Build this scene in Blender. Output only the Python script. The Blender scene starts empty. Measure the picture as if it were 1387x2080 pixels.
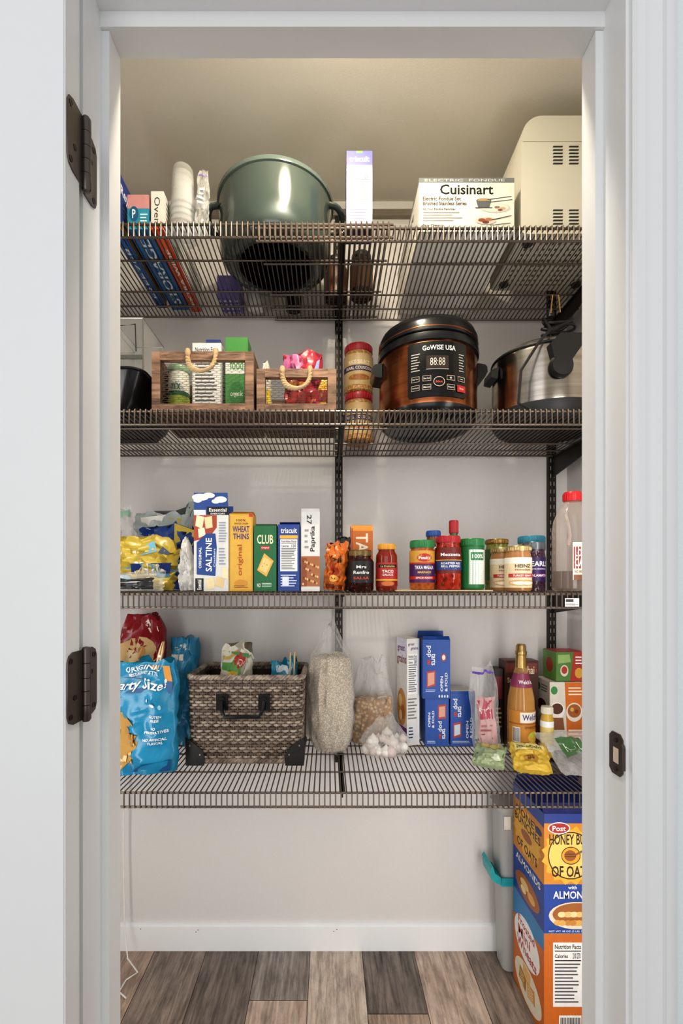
import bpy, math, random
from mathutils import Vector, Matrix, noise as mn
random.seed(7)
S=bpy.context.scene; COL=S.collection
F=925.; VX=667.; HY=1190.; CZ=1.2; pi=math.pi
def PX(px,d): return (px-VX)*d/F
def PZ(py,d): return CZ+(HY-py)*d/F
# ---------------- materials
def lin(h):
    h=h.lstrip('#'); c=[int(h[i:i+2],16)/255 for i in (0,2,4)]
    return [x/12.92 if x<=.04045 else ((x+.055)/1.055)**2.4 for x in c]
MC={}
def M(h,rough=.45,metal=0.,kind='p',h2=None,sc=60.,coat=0.):
    key=(h,rough,metal,kind,h2,sc,coat)
    if key in MC: return MC[key]
    m=bpy.data.materials.new('mat_'+kind+h.strip('#')); m.use_nodes=True
    nt=m.node_tree; N=nt.nodes; L=nt.links; b=N['Principled BSDF']; out=N['Material Output']
    c=lin(h); c2=lin(h2) if h2 else None
    b.inputs['Roughness'].default_value=rough; b.inputs['Metallic'].default_value=metal
    if coat: b.inputs['Coat Weight'].default_value=coat; b.inputs['Coat Roughness'].default_value=.08
    tc=N.new('ShaderNodeTexCoord'); mp=N.new('ShaderNodeMapping'); L.new(tc.outputs['Object'],mp.inputs[0])
    if kind=='wood': mp.inputs['Scale'].default_value=(1,.06,1)
    if kind=='woodx': mp.inputs['Scale'].default_value=(.1,1,1)
    if kind=='brush': mp.inputs['Scale'].default_value=(.03,.03,1)
    if kind in('chunk','flake'):
        nz=N.new('ShaderNodeTexVoronoi'); nz.inputs['Scale'].default_value=sc
    else:
        nz=N.new('ShaderNodeTexNoise'); nz.inputs['Scale'].default_value=sc; nz.inputs['Detail'].default_value=4 if kind!='p' else 1
        if kind in('wood','woodx'): nz.inputs['Detail'].default_value=8; nz.inputs['Roughness'].default_value=.68; nz.inputs['Distortion'].default_value=.7
    L.new(mp.outputs[0],nz.inputs['Vector'])
    rp=N.new('ShaderNodeValToRGB'); e=rp.color_ramp.elements
    if c2:
        e[0].position=.35; e[1].position=.65; e[0].color=(*c,1); e[1].color=(*c2,1)
        if kind in('chunk','flake'): e[0].position=.1; e[1].position=.6
        if kind in('wood','woodx'): e[0].position=.40; e[1].position=.66
    else:
        k={'wall':.98,'paint':.99}.get(kind,.94)
        e[0].position=.3; e[1].position=.7
        e[0].color=(*[x*k for x in c],1); e[1].color=(*[min(1,x*(1.02 if kind!='paint' else 1)) for x in c],1)
    src=nz.outputs['Distance'] if kind in('chunk','flake') else nz.outputs[0]
    L.new(src,rp.inputs[0]); colo=rp.outputs[0]
    if kind in('wood','woodx'):
        mp2=N.new('ShaderNodeMapping'); L.new(tc.outputs['Object'],mp2.inputs[0]); mp2.inputs['Scale'].default_value=(1,.3,1) if kind=='wood' else (.3,1,1)
        n2=N.new('ShaderNodeTexNoise'); n2.inputs['Scale'].default_value=26 if kind=='wood' else 30; n2.inputs['Detail'].default_value=8; n2.inputs['Roughness'].default_value=.7; L.new(mp2.outputs[0],n2.inputs['Vector'])
        r2=N.new('ShaderNodeValToRGB'); r2.color_ramp.elements[0].position=.38; r2.color_ramp.elements[0].color=(.30,.29,.28,1); r2.color_ramp.elements[1].position=.56; r2.color_ramp.elements[1].color=(1,1,1,1)
        L.new(n2.outputs[0],r2.inputs[0]); mm=N.new('ShaderNodeMixRGB'); mm.blend_type='MULTIPLY'; mm.inputs[0].default_value=.6; L.new(colo,mm.inputs[1]); L.new(r2.outputs[0],mm.inputs[2]); colo=mm.outputs[0]
    L.new(colo,b.inputs['Base Color'])
    if kind in('wood','woodx','wall','chunk','flake','brush','leather'):
        bp=N.new('ShaderNodeBump'); bp.inputs['Strength'].default_value={'wall':.12,'wood':.15,'woodx':.3,'chunk':.5,'flake':.8,'brush':.03,'leather':.4}[kind]
        bp.inputs['Distance'].default_value=.002; L.new(src,bp.inputs['Height']); L.new(bp.outputs[0],b.inputs['Normal'])
    if kind=='film':
        tr=N.new('ShaderNodeBsdfTransparent'); mx=N.new('ShaderNodeMixShader'); fr=N.new('ShaderNodeLayerWeight'); fr.inputs[0].default_value=.35
        ma=N.new('ShaderNodeMath'); ma.operation='MULTIPLY_ADD'; ma.inputs[1].default_value=min(.5,sc/110.); ma.inputs[2].default_value=sc/400.
        L.new(fr.outputs['Facing'],ma.inputs[0]); L.new(ma.outputs[0],mx.inputs[0]); L.new(tr.outputs[0],mx.inputs[1]); L.new(b.outputs[0],mx.inputs[2]); L.new(mx.outputs[0],out.inputs[0])
        tr.inputs[0].default_value=(.97,.97,.97,1)
    if kind=='glow':
        b.inputs['Emission Color'].default_value=(*c,1); b.inputs['Emission Strength'].default_value=sc/10
    MC[key]=m; return m
FILM=M('#f4f4f2',.12,0,'film',sc=45.); CUPF=M('#eeeeec',.2,0,'film',sc=45.); CLR=M('#e8e8e6',.08,0,'film',sc=18.)
WHITE='#f2f1ee'; BLK='#141414'
TXT={}
def tmesh(s,bold):
    k=(s,bold)
    if k in TXT: return TXT[k]
    cu=bpy.data.curves.new('t','FONT'); cu.body=s; cu.resolution_u=2
    if bold: cu.offset=.018
    ob=bpy.data.objects.new('t',cu); COL.objects.link(ob)
    me=bpy.data.meshes.new_from_object(ob.evaluated_get(bpy.context.evaluated_depsgraph_get()))
    vs=[(v.co.x,v.co.y) for v in me.vertices]; fs=[tuple(p.vertices) for p in me.polygons]
    bpy.data.objects.remove(ob); bpy.data.curves.remove(cu); bpy.data.meshes.remove(me)
    x0=min(v[0] for v in vs);x1=max(v[0] for v in vs);y0=min(v[1] for v in vs);y1=max(v[1] for v in vs)
    vs=[((x-x0)/(x1-x0),(y-y0)/(y1-y0)) for x,y in vs]
    TXT[k]=(vs,fs); return TXT[k]
class MB:
    def __init__(s,root=None):
        s.v=[];s.f=[];s.m=[];s.s=[];s.mats=[];s.T=Matrix.Identity(4)
        if root is not None: s.T=root_inv(root)
    def mi(s,m):
        if isinstance(m,str): m=M(m)
        if m not in s.mats: s.mats.append(m)
        return s.mats.index(m)
    def add(s,vs,fs,m,sm=False):
        b=len(s.v); s.v+=[tuple(s.T@Vector(p)) for p in vs]; i=s.mi(m)
        for f in fs: s.f.append(tuple(b+k for k in f)); s.m.append(i); s.s.append(sm)
    def box(s,x0,x1,y0,y1,z0,z1,m,ov=None):
        v=[(x,y,z) for x in(x0,x1) for y in(y0,y1) for z in(z0,z1)]
        fc={'F':(0,4,5,1),'K':(2,3,7,6),'L':(0,1,3,2),'R':(4,6,7,5),'T':(1,5,7,3),'B':(0,2,6,4)}
        for k,f in fc.items(): s.add([v[i] for i in f],[(0,1,2,3)],(ov or {}).get(k,m))
    def prism(s,poly,a,b,m,ax='y',sm=False):
        def q(p,t): return {'y':(p[0],t,p[1]),'x':(t,p[0],p[1]),'z':(p[0],p[1],t)}[ax]
        n=len(poly); v=[q(p,a) for p in poly]+[q(p,b) for p in poly]
        s.add(v,[tuple(range(n)),tuple(range(2*n-1,n-1,-1))],m)
        s.add(v,[(i,(i+1)%n,n+(i+1)%n,n+i) for i in range(n)],m,sm)
    def lathe(s,prof,m,n=36,c=(0,0,0),sx=1,sy=1,axis='z'):
        v=[];f=[]
        for r,z in prof:
            for i in range(n):
                a=2*pi*i/n; x,y=r*math.cos(a)*sx,r*math.sin(a)*sy
                p=(x,y,z) if axis=='z' else (x,z,y) if axis=='y' else (z,x,y)
                v.append((c[0]+p[0],c[1]+p[1],c[2]+p[2]))
        for k in range(len(prof)-1):
            for i in range(n): f.append((k*n+i,k*n+(i+1)%n,(k+1)*n+(i+1)%n,(k+1)*n+i))
        if prof[0][0]>1e-6: f.append(tuple(range(n-1,-1,-1)))
        if prof[-1][0]>1e-6: f.append(tuple((len(prof)-1)*n+i for i in range(n)))
        s.add(v,f,m,True)
    def tube(s,pts,r,m,n=6,closed=False,ry=None):
        pts=[Vector(p) for p in pts]; N=len(pts); v=[];f=[]; nrm=None
        for i in range(N):
            if closed: t=pts[(i+1)%N]-pts[i-1]
            else: t=pts[min(i+1,N-1)]-pts[max(i-1,0)]
            t.normalize()
            if nrm is None:
                a=Vector((0,0,1)) if abs(t.z)<.9 else Vector((1,0,0)); nrm=a-t*a.dot(t)
            else: nrm=nrm-t*nrm.dot(t)
            nrm.normalize(); bn=t.cross(nrm)
            for k in range(n):
                a=2*pi*k/n; v.append(pts[i]+nrm*math.cos(a)*r+bn*math.sin(a)*(ry or r))
        for i in range(N if closed else N-1):
            j=(i+1)%N
            for k in range(n): f.append((i*n+k,i*n+(k+1)%n,j*n+(k+1)%n,j*n+k))
        if not closed: f.append(tuple(range(n-1,-1,-1))); f.append(tuple((N-1)*n+k for k in range(n)))
        s.add(v,f,m,n>4)
    def pr(s,fn,W,H,spec,lift=.0003,flat=True,st=.00005):
        for i,q in enumerate(spec):
            l=lift+st*i; k=q[0]
            if k=='r':
                x0,y0,x1,y1=q[1:5]; nx,ny=(1,1) if flat else (max(2,int((x1-x0)/6)),max(2,int((y1-y0)/8)))
                v=[fn((x0+(x1-x0)*a/nx)*W/100,(y0+(y1-y0)*b/ny)*H/100,l) for b in range(ny+1) for a in range(nx+1)]
                s.add(v,[(b*(nx+1)+a,b*(nx+1)+a+1,(b+1)*(nx+1)+a+1,(b+1)*(nx+1)+a) for b in range(ny) for a in range(nx)],q[5],not flat)
            elif k=='t':
                tx,x0,y0,x1,y1,col=q[1:7]; rot=q[7] if len(q)>7 else 0; bold=q[8] if len(q)>8 else 1
                vs,fs=tmesh(tx,bold); w=x1-x0;h=y1-y0
                g={0:lambda a,b:(x0+a*w,y0+b*h),90:lambda a,b:(x0+(1-b)*w,y0+a*h),-90:lambda a,b:(x0+b*w,y0+(1-a)*h),180:lambda a,b:(x0+(1-a)*w,y0+(1-b)*h)}[rot]
                s.add([fn(g(a,b)[0]*W/100,g(a,b)[1]*H/100,l+.0001) for a,b in vs],fs,col)
            elif k=='c':
                cx,cy,rx,ry,col=q[1:6]; n=22
                v=[fn(cx*W/100,cy*H/100,l)]+[fn((cx+.5*rx*math.cos(2*pi*a/n))*W/100,(cy+.5*ry*math.sin(2*pi*a/n))*H/100,l) for a in range(n)]+[fn((cx+rx*math.cos(2*pi*a/n))*W/100,(cy+ry*math.sin(2*pi*a/n))*H/100,l) for a in range(n)]
                s.add(v,[(0,a+1,(a+1)%n+1) for a in range(n)]+[(a+1,n+a+1,n+(a+1)%n+1,(a+1)%n+1) for a in range(n)],col,not flat)
            elif k=='p':
                s.add([fn(x*W/100,y*H/100,l) for x,y in q[1]],[tuple(range(len(q[1])))],q[2])
            elif k=='l':   # rows of fine print
                x0,y0,x1,y1,nn,col=q[1:7]; R=random.Random(nn+int(x0))
                for a in range(nn):
                    y=y0+(y1-y0)*(a+.3)/nn; e=x0+(x1-x0)*R.uniform(.7,1)
                    s.add([fn(x0*W/100,y*H/100,l),fn(e*W/100,y*H/100,l),fn(e*W/100,(y+(y1-y0)*.4/nn)*H/100,l),fn(x0*W/100,(y+(y1-y0)*.4/nn)*H/100,l)],[(0,1,2,3)],col)
    def build(s,name,parent=None,loc=None,rot=None):
        me=bpy.data.meshes.new(name); me.from_pydata(s.v,[],s.f)
        for m in s.mats: me.materials.append(m)
        me.polygons.foreach_set('material_index',s.m); me.polygons.foreach_set('use_smooth',s.s)
        me.update(); me.set_sharp_from_angle(angle=math.radians(42))
        o=bpy.data.objects.new(name,me); COL.objects.link(o)
        if parent: o.parent=parent
        if loc: o.location=loc
        if rot: o.rotation_euler=rot
        return o
def root_inv(r): return (Matrix.Translation(r.location)@r.rotation_euler.to_matrix().to_4x4()).inverted()
def tag(o,label,cat,group=None):
    o['label']=label;o['category']=cat
    if group:o['group']=group
    return o
def thing(name,label,cat,loc,rot=(0,0,0),group=None):
    o=bpy.data.objects.new(name,None);COL.objects.link(o);o.location=loc;o.rotation_euler=rot;o.empty_display_size=.03
    return tag(o,label,cat,group)
def struct(o,label=None,cat='structure'):
    o['kind']='structure'
    if label:o['label']=label; o['category']=cat
    return o
# ---------------- setting
YB=1.51; XL=-.82; XR=.79; ZC=2.475
wallm=M('#dad6d3',.75,0,'wall',sc=350.); ceilm=M('#d8d1c5',.8,0,'wall',sc=250.); trimm=M('#e6e8e9',.35,0,'paint'); doorm=M('#e8eaeb',.35,0,'paint'); roomw=M('#dfe8ea',.6,0,'wall',sc=350.)
def wall(name,a,mat,label,cat='wall'):
    b=MB(); b.box(*a,mat); return struct(b.build(name),label,cat)
wall('wall_back',(XL-.1,XR+.1,YB,YB+.08,0,ZC+.08),wallm,'greige back wall of the pantry')
wall('wall_left',(XL-.1,XL,.70,YB,0,ZC+.08),wallm,'greige left side wall of the pantry')
wall('wall_right',(XR,XR+.1,.70,YB,0,ZC+.08),wallm,'greige right side wall of the pantry')
wall('ceiling',(XL,XR,.70,YB,ZC,ZC+.08),ceilm,'pantry ceiling glowing warm under its lamp','ceiling')
JL,JR,HZ=-.318,.385,2.0
b=MB(); 
for x0,x1,z0,z1 in((-2.2,JL-.016,0,2.7),(JR+.016,2.2,0,2.7),(JL-.016,JR+.016,HZ+.016,2.7)): b.box(x0,x1,.592,.69,z0,z1,roomw)
struct(b.build('wall_front'),'pale wall around the pantry doorway','wall')
# floor
woods=[M('#b8a18f',.45,0,'wood','#8a7767',95.),M('#877b72',.45,0,'wood','#504640',80.),M('#a59b93',.45,0,'wood','#6f655e',90.),M('#d6c7b9',.45,0,'wood','#ad9c8c',85.),M('#887d75',.45,0,'wood','#4c433d',70.),M('#d0bdae',.45,0,'wood','#a38d7d',100.),M('#9c8d81',.45,0,'wood','#685b52',85.)]
b=MB(); W=.17
cyc={-3:0,-2:6,-1:1,0:2,1:3,2:4,3:5,4:6}
for k in range(-11,11):
    x0=-.06+W*(k-1); idx=cyc.get(k,(k*3)%7)
    ys=[-2.]+[y for y in ({-1:[.2,1.24],0:[.15,1.318],1:[-.1],2:[.35,1.276],3:[.1],-2:[.3],-3:[.1],4:[.4]}.get(k,[random.uniform(-.9,1)]))]+[YB]
    for j in range(len(ys)-1):
        mm=woods[(idx+(0 if j==len(ys)-2 else 3))%7]
        b.add([(x0+.001,ys[j]+.001,0),(x0+W-.001,ys[j]+.001,0),(x0+W-.001,ys[j+1]-.001,0),(x0+.001,ys[j+1]-.001,0)],[(0,1,2,3)],mm)
b.box(-2.2,2.2,-2,YB,-.02,-.001,'#3a322d'); struct(b.build('floor'),'wood plank floor in mixed grey and brown tones','floor')
btm=M('#eff0f0',.35,0,'paint')
b=MB(); b.box(XL,XR,YB-.014,YB,0,.08,btm); b.prism([(YB-.014,.08),(YB,.08),(YB,.087),(YB-.006,.087)],XL,XR,btm,'x')
for px,py in((284,1887),(397,1893),(401,1889),(678,1892),(684,1888)): b.box(PX(px,1.49)-.0015,PX(px,1.49)+.0015,YB-.0145,YB-.0139,PZ(py,1.496)-.001,PZ(py,1.496)+.001,'#4a4642')
struct(b.build('baseboard_back'),'white baseboard along the back wall','baseboard')
b=MB(); b.box(XR-.014,XR,.70,YB-.014,0,.085,btm); struct(b.build('baseboard_right'),'white baseboard along the right wall','baseboard')
b=MB(); b.box(XL,XL+.014,.70,YB-.014,0,.085,btm); struct(b.build('baseboard_left'),'white baseboard along the left wall','baseboard')
# jambs, stops, casing
b=MB(); b.box(JL-.016,JL,.59,.69,0,HZ+.016,trimm); b.box(JL,JL+.011,.638,.672,0,HZ-.022,trimm); struct(b.build('trim_1'),'white left door jamb with stop','door jamb')
b=MB(); b.box(JR,JR+.016,.59,.69,0,HZ+.016,trimm); b.box(JR-.011,JR,.638,.672,0,HZ-.022,trimm); tj=struct(b.build('trim_2'),'white right door jamb with stop and strike plate','door jamb')
b=MB(); b.box(JL,JR,.59,.69,HZ,HZ+.016,trimm); b.box(JL,JR,.634,.672,HZ-.0215,HZ,trimm); struct(b.build('trim_3'),'white head jamb across the top of doorway','door jamb')
prof=[(0,0),(0,-.009),(.004,-.013),(.014,-.0135),(.016,-.0095),(.020,-.0085),(.024,-.010),(.036,-.0125),(.038,-.0175),(.050,-.0175),(.054,-.014),(.054,0)]
b=MB(); b.prism([(JR+.004+x,.592+y) for x,y in prof],0,HZ+.06,trimm,'z'); struct(b.build('trim_4'),'white moulded casing right of doorway','casing')
b=MB(); b.prism([(JL-.004-x,.592+y*.8) for x,y in prof],0,HZ+.06,trimm,'z'); struct(b.build('trim_5'),'white moulded casing behind the open door','casing')
b=MB(); b.prism([(.592+y,HZ+.004+x) for x,y in prof],JL-.004,JR+.004,trimm,'x'); struct(b.build('trim_6'),'white moulded casing above doorway','casing')
bronze=M('#6a625d',.34,.9); bscrew=M('#3d3937',.3,.9)
b=MB(); y0,y1,z0,z1=.594,.622,CZ-.252,CZ-.196
pts=[(y0,z0+.006),(y0+.006,z0),(y1-.006,z0),(y1,z0+.006),(y1,z1-.006),(y1-.006,z1),(y0+.006,z1),(y0,z1-.006)]
b.prism(pts,JR-.0016,JR,bronze,'x'); b.prism([(y0+.008,z0+.016),(y1-.009,z0+.016),(y1-.009,z1-.02),(y0+.008,z1-.02)],JR-.0019,JR-.0015,'#d8c9b5','x'); b.tube([(JR-.001,y0,z0+.012),(JR-.004,y0-.007,z0+.014),(JR-.004,y0-.007,z1-.014),(JR-.001,y0,z1-.012)],.0018,bronze)
for z in(z0+.008,z1-.01): b.lathe([(.003,0),(.003,.0008),(0,.001)],'#2a2624',12,(JR-.0026,(y0+y1)/2,z),axis='x')
b.build('strike_plate',tj)
# door, opened flat to the wall
DX=-.3145
b=MB(); b.box(-1.02,DX,.5445,.5745,.01,1.995,doorm); b.box(-1.02,DX-.0015,.543,.5445,.01,1.995,doorm)
for z0,z1 in((.25,.95),(1.1,1.85)): b.box(-.92,-.45,.5415,.543,z0,z1,doorm)
door=struct(b.build('door_1'),'white pantry door swung open against the wall','door')
for zc in(CZ+.553,CZ-.126,.25):
    b=MB(); h=.0445
    def leaf(x0,x1,lo,hi,rev):
        r=.012
        e=[(lo,zc-h),(hi-r,zc-h),(hi-r*.3,zc-h+r*.3),(hi,zc-h+r),(hi,zc+h-r),(hi-r*.3,zc+h-r*.3),(hi-r,zc+h),(lo,zc+h)] if not rev else [(hi,zc-h),(lo+r,zc-h),(lo+r*.3,zc-h+r*.3),(lo,zc-h+r),(lo,zc+h-r),(lo+r*.3,zc+h-r*.3),(lo+r,zc+h),(hi,zc+h)]
        b.prism(e,x0,x1,bronze,'x')
    leaf(DX,DX+.0018,.5465,.579,True); leaf(JL,JL+.0018,.591,.622,False)
    b.lathe([(0,zc-h-.004),(.004,zc-h-.003),(.0058,zc-h)]+[(.0058,zc-h+.0175),(.005,zc-h+.018),(.0058,zc-h+.0185),(.0058,zc-h+.0355),(.005,zc-h+.036),(.0058,zc-h+.0365),(.0058,zc+h-.0365),(.005,zc+h-.036),(.0058,zc+h-.0355),(.0058,zc+h-.018),(.005,zc+h-.0175),(.0058,zc+h-.017)]+[(.0058,zc+h),(.004,zc+h+.003),(0,zc+h+.004)],bronze,16,(DX+.004,.584,0))
    for z,yy in((-.034,.553),(-.012,.562),(.034,.553),(-.034,.614),(.012,.607),(.034,.614)):
        xx=DX+.0018 if yy<.58 else JL+.0018
        b.lathe([(.0036,0),(.0036,.0006),(.002,.0003),(0,.0003)],bscrew,12,(xx,yy,zc+z),axis='x')
    b.build('hinge',door)
# ceiling light
LY=.80
t=thing('ceiling_light','round white dome lamp on the pantry ceiling','ceiling light',(.03,LY,ZC))
b=MB(t); b.lathe([(.09,ZC-.02),(.09,ZC),(0,ZC)],trimm,32,(.03,LY,0)); b.build('base_ring',t)
b=MB(t); b.lathe([(0,ZC-.05),(.04,ZC-.046),(.07,ZC-.034),(.082,ZC-.02)],M('#ffecc8',.4,0,'glow',sc=150.),32,(.03,LY,0)); b.build('diffuser',t)
# ---------------- shelving
wm=M('#70665e',.38,.7); wdk=M('#35322f',.42,.6)
SX=(-.72,.034,.735)
trk=M('#8d8377',.4,.4)
b=MB(); b.box(XL+.01,XR-.01,YB-.012,YB,2.415,2.44,trk); b.box(XL+.01,XR-.01,YB-.018,YB-.012,2.415,2.42,trk); tag(b.build('hang_track'),'horizontal metal hanging rail below the ceiling on back wall','rail')
for i,x in enumerate(SX):
    b=MB(); z0,z1=.62,2.413
    b.box(x-.0125,x+.0125,YB-.004,YB,z0,z1,wdk); b.box(x-.0125,x-.0095,YB-.013,YB-.004,z0,z1,wdk); b.box(x+.0095,x+.0125,YB-.013,YB-.004,z0,z1,wdk)
    b.box(x-.0125,x+.0125,YB-.0145,YB-.013,z0,z1,wdk)
    z=z0+.02
    while z<z1-.03:
        for dx in(-.0055,.0055): b.box(x+dx-.0014,x+dx+.0014,YB-.0149,YB-.0144,z,z+.013,'#9a9188')
        z+=.0254
    tag(b.build('slotted_upright'),['dark slotted wall upright at far left end of shelves','dark slotted wall upright in the middle of back wall','dark slotted wall upright near the right corner'][i],'upright')
def wshelf(label,zs,x0,x1,brk,y0=1.10,y1=1.49,off=0,stick=None):
    t=thing('wire_shelf',label,'shelf',((x0+x1)/2,y1,zs),group='dark wire shelves on the back wall')
    b=MB(t); r=.0018; x=x0+.004+off; lip=.04
    while x<x1-.002:
        b.tube([(x,y1,zs-r),(x,y0+.006,zs-r),(x,y0+.001,zs-.004),(x,y0,zs-.009),(x,y0,zs-lip)],r,wm,5); x+=.0131
    b.build('wire_deck',t)
    for nm,y,z,rr in(('front_rail',y0+.007,zs-.0062,.003),('lip_rail',y0+.0045,zs-lip+.001,.003),('back_rail',y1-.004,zs-.0062,.003),('cross_rod',y0+.13,zs-.0058,.0026),('cross_rod',y0+.26,zs-.0058,.0026),('cross_rod',y0+.33,zs-.0058,.0026)):
        b=MB(t); b.tube([(x0,y,z),(x1,y,z)],rr,wm,8); b.build(nm,t)
    for x in brk:
        b=MB(t); b.prism([(y1+.004,zs-.0095),(y0+.02,zs-.0095),(y0+.02,zs-.024),(y0+.05,zs-.03),(y1+.004,zs-.075)],x-.002,x+.002,wdk,'x')
        b.box(x-.007,x+.007,y0+.02,y1+.004,zs-.0125,zs-.0095,wdk); b.build('bracket',t)
    if stick is not None:
        b=MB(t); fn=lambda u,v,l:(stick+u,y0-.0022-l,zs-.036+v)
        b.pr(fn,.034,.02,[('r',0,0,100,100,'#d9d6d0'),('r',5,55,60,90,'#333333'),('l',5,8,95,45,3,'#555555')]); b.build('sticker',t)
    return t
S1,S2,S3,S4=2.084,1.63,1.186,.703
wshelf('topmost wire shelf, left section under the green pot',S1,XL+.005,.158,SX[:2])
S1R=2.0745
wshelf('topmost wire shelf, right section under the cream appliance',S1R,-.175,XR-.005,SX[2:],off=.004)
wshelf('second wire shelf from the top, holding crates and cookers',S2,XL+.005,XR-.005,SX,off=.002)
wshelf('third wire shelf, holding cracker boxes and sauce jars',S3,XL+.005,XR-.005,SX,stick=.57)
wshelf('lowest wire shelf, holding the wicker basket',S4,XL+.005,XR-.005,SX,off=.003)
# ---------------- generic products
def carton(name,label,px0,px1,ytop,d,zs,depth,col,prints,cols=None,rz=0,cat='box',group=None,h=None,flap=None,x0=None,w=None,fspec=None):
    if w is None: w=(px1-px0-1.5)*d/F; cx=PX((px0+px1)/2,d)
    else: cx=x0+w/2
    if h is None: h=PZ(ytop,d)-zs
    b=MB(); cols=cols or {}
    b.box(-w/2,w/2,0,depth,0,h,col,cols)
    b.box(-w/2+.0012,w/2-.0012,.0012,depth*.62,h,h+.0007,cols.get('T',col)); b.box(-w/2+.003,-w/2+.006,.002,depth-.002,h,h+.0011,cols.get('T',col))
    fr={'F':(lambda u,v,l:(-w/2+u,-l,v),w,h),'L':(lambda u,v,l:(-w/2-l,depth-u,v),depth,h),'R':(lambda u,v,l:(w/2+l,u,v),depth,h),
        'T':(lambda u,v,l:(-w/2+u,v,h+.001+l),w,depth),'B':(lambda u,v,l:(-w/2+u,depth-v,-l),w,depth)}
    for k,sp in prints.items(): f,W,H=fr[k]; b.pr(f,W,H,sp,lift=.00015 if k!='B' else .00002,st=.00004 if k!='B' else .00001)
    o=b.build(name,None,(cx,d,zs+.0006),(0,0,rz)); tag(o,label,cat,group)
    if flap:
        fc,fh,fa=flap
        for n,(ya,yb,s1) in enumerate(fa): 
            g=MB(); hh=fh*s1
            g.add([(-w/2,ya,h),(w/2,ya,h),(w/2*.97,yb,h+hh),(-w/2*.97,yb,h+hh)],[(0,1,2,3)],fc)
            if fspec and n==0: g.pr(lambda u,v,l:(-w/2+u,ya+(yb-ya)*v/hh-l,h+v),w,hh,fspec)
            g.build('open_flap',o)
    return o
def nf(x0,y0,x1,y1,big='120',bg='#f0efec'):
    w,h=x1-x0,y1-y0
    return [('r',x0,y0,x1,y1,bg),('t','Nutrition Facts',x0+w*.06,y0+h*.9,x1-w*.06,y0+h*.97,BLK),('r',x0+w*.06,y0+h*.86,x1-w*.06,y0+h*.875,BLK),
      ('t','Calories',x0+w*.06,y0+h*.76,x0+w*.5,y0+h*.82,BLK),('t',big,x0+w*.66,y0+h*.75,x1-w*.08,y0+h*.84,BLK),('r',x0+w*.06,y0+h*.71,x1-w*.06,y0+h*.73,BLK),('l',x0+w*.06,y0+h*.05,x1-w*.08,y0+h*.69,12,'#555555')]
def jarprof(r,h,neck,lh):
    s=h-lh
    return [(r*.9,0),(r,.004),(r,s*.8),(r*.97,s*.87),(neck,s*.96),(neck,s)]
def jar(name,label,px0,px1,ytop,dc,zs,body,lidc,spec,lz=(.12,.72),neck=.8,lh=.016,cat='jar',group=None,x=None,r=None,h=None,labcol=WHITE,ribs=True):
    if x is None: x=PX((px0+px1)/2,dc)
    if r is None: r=(px1-px0)/2*dc/F*.985
    if h is None: h=PZ(ytop,dc-r)-zs
    t=thing(name,label,cat,(x,dc,zs+.0006),group=group)
    b=MB(); b.lathe(jarprof(r,h,r*neck,lh),body,32); b.build('glass_body',t)
    b=MB(); rl=r*neck+.0018; b.lathe([(rl*.97,h-lh-.0005),(rl,h-lh+.001),(rl,h-.003),(rl*.95,h-.0005),(rl*.8,h),(0,h)],lidc,32)
    if ribs:
        for i in range(32): a=2*pi*i/32; b.box(rl*math.cos(a)-.0005,rl*math.cos(a)+.0005,rl*math.sin(a)-.0005,rl*math.sin(a)+.0005,h-lh+.002,h-.004,lidc)
    b.build('lid',t)
    z0,z1=h*lz[0],h*lz[1]; W=2*pi*r*.6
    fn=lambda u,v,l:((r+l)*math.cos(-pi/2+(u-W/2)/r),(r+l)*math.sin(-pi/2+(u-W/2)/r),z0+v)
    b=MB(); b.pr(fn,W,z1-z0,[('r',0,0,100,100,labcol)]+spec,lift=.0005,flat=False,st=.0001); b.build('paper_label',t)
    return t
def bagsurf(w,h,t,seed=0.,wr=.004,bot=.4,taper=None,topn=.012,shrink=.06,topt=.05,tl=.35,foot=.94):
    def S_(c,s,v):
        a=min(1,(1-v)/tl); q=min(1,v/.2)
        pf=(topt+(1-topt)*math.sin(a*pi/2))*(bot+(1-bot)*math.sin(q*pi/2))
        W=w/2*(1-shrink*math.sin(pi*min(1,v*1.2)))
        if taper and v>taper[0]: W*=1-(1-taper[1])*((v-taper[0])/(1-taper[0]))
        if v<.12: W*=foot+(1-foot)*math.sin(v/.12*pi/2)
        n1=mn.noise(Vector((c*2.6+seed,s*1.3,v*5.+seed))); n2=mn.noise(Vector((c*5.+seed,s*2+3,v*9+seed))); n3=mn.noise(Vector((c*9.+seed,v*14,seed*2)))
        e=min(1,v*8)
        return Vector((W*c+wr*.7*n2*e, t/2*pf*s+wr*(n1*1.1+n2*.8+n3*.35)*min(1,pf*2.5), h*v+topn*n1*v**3*(1+c)))
    return S_
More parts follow.
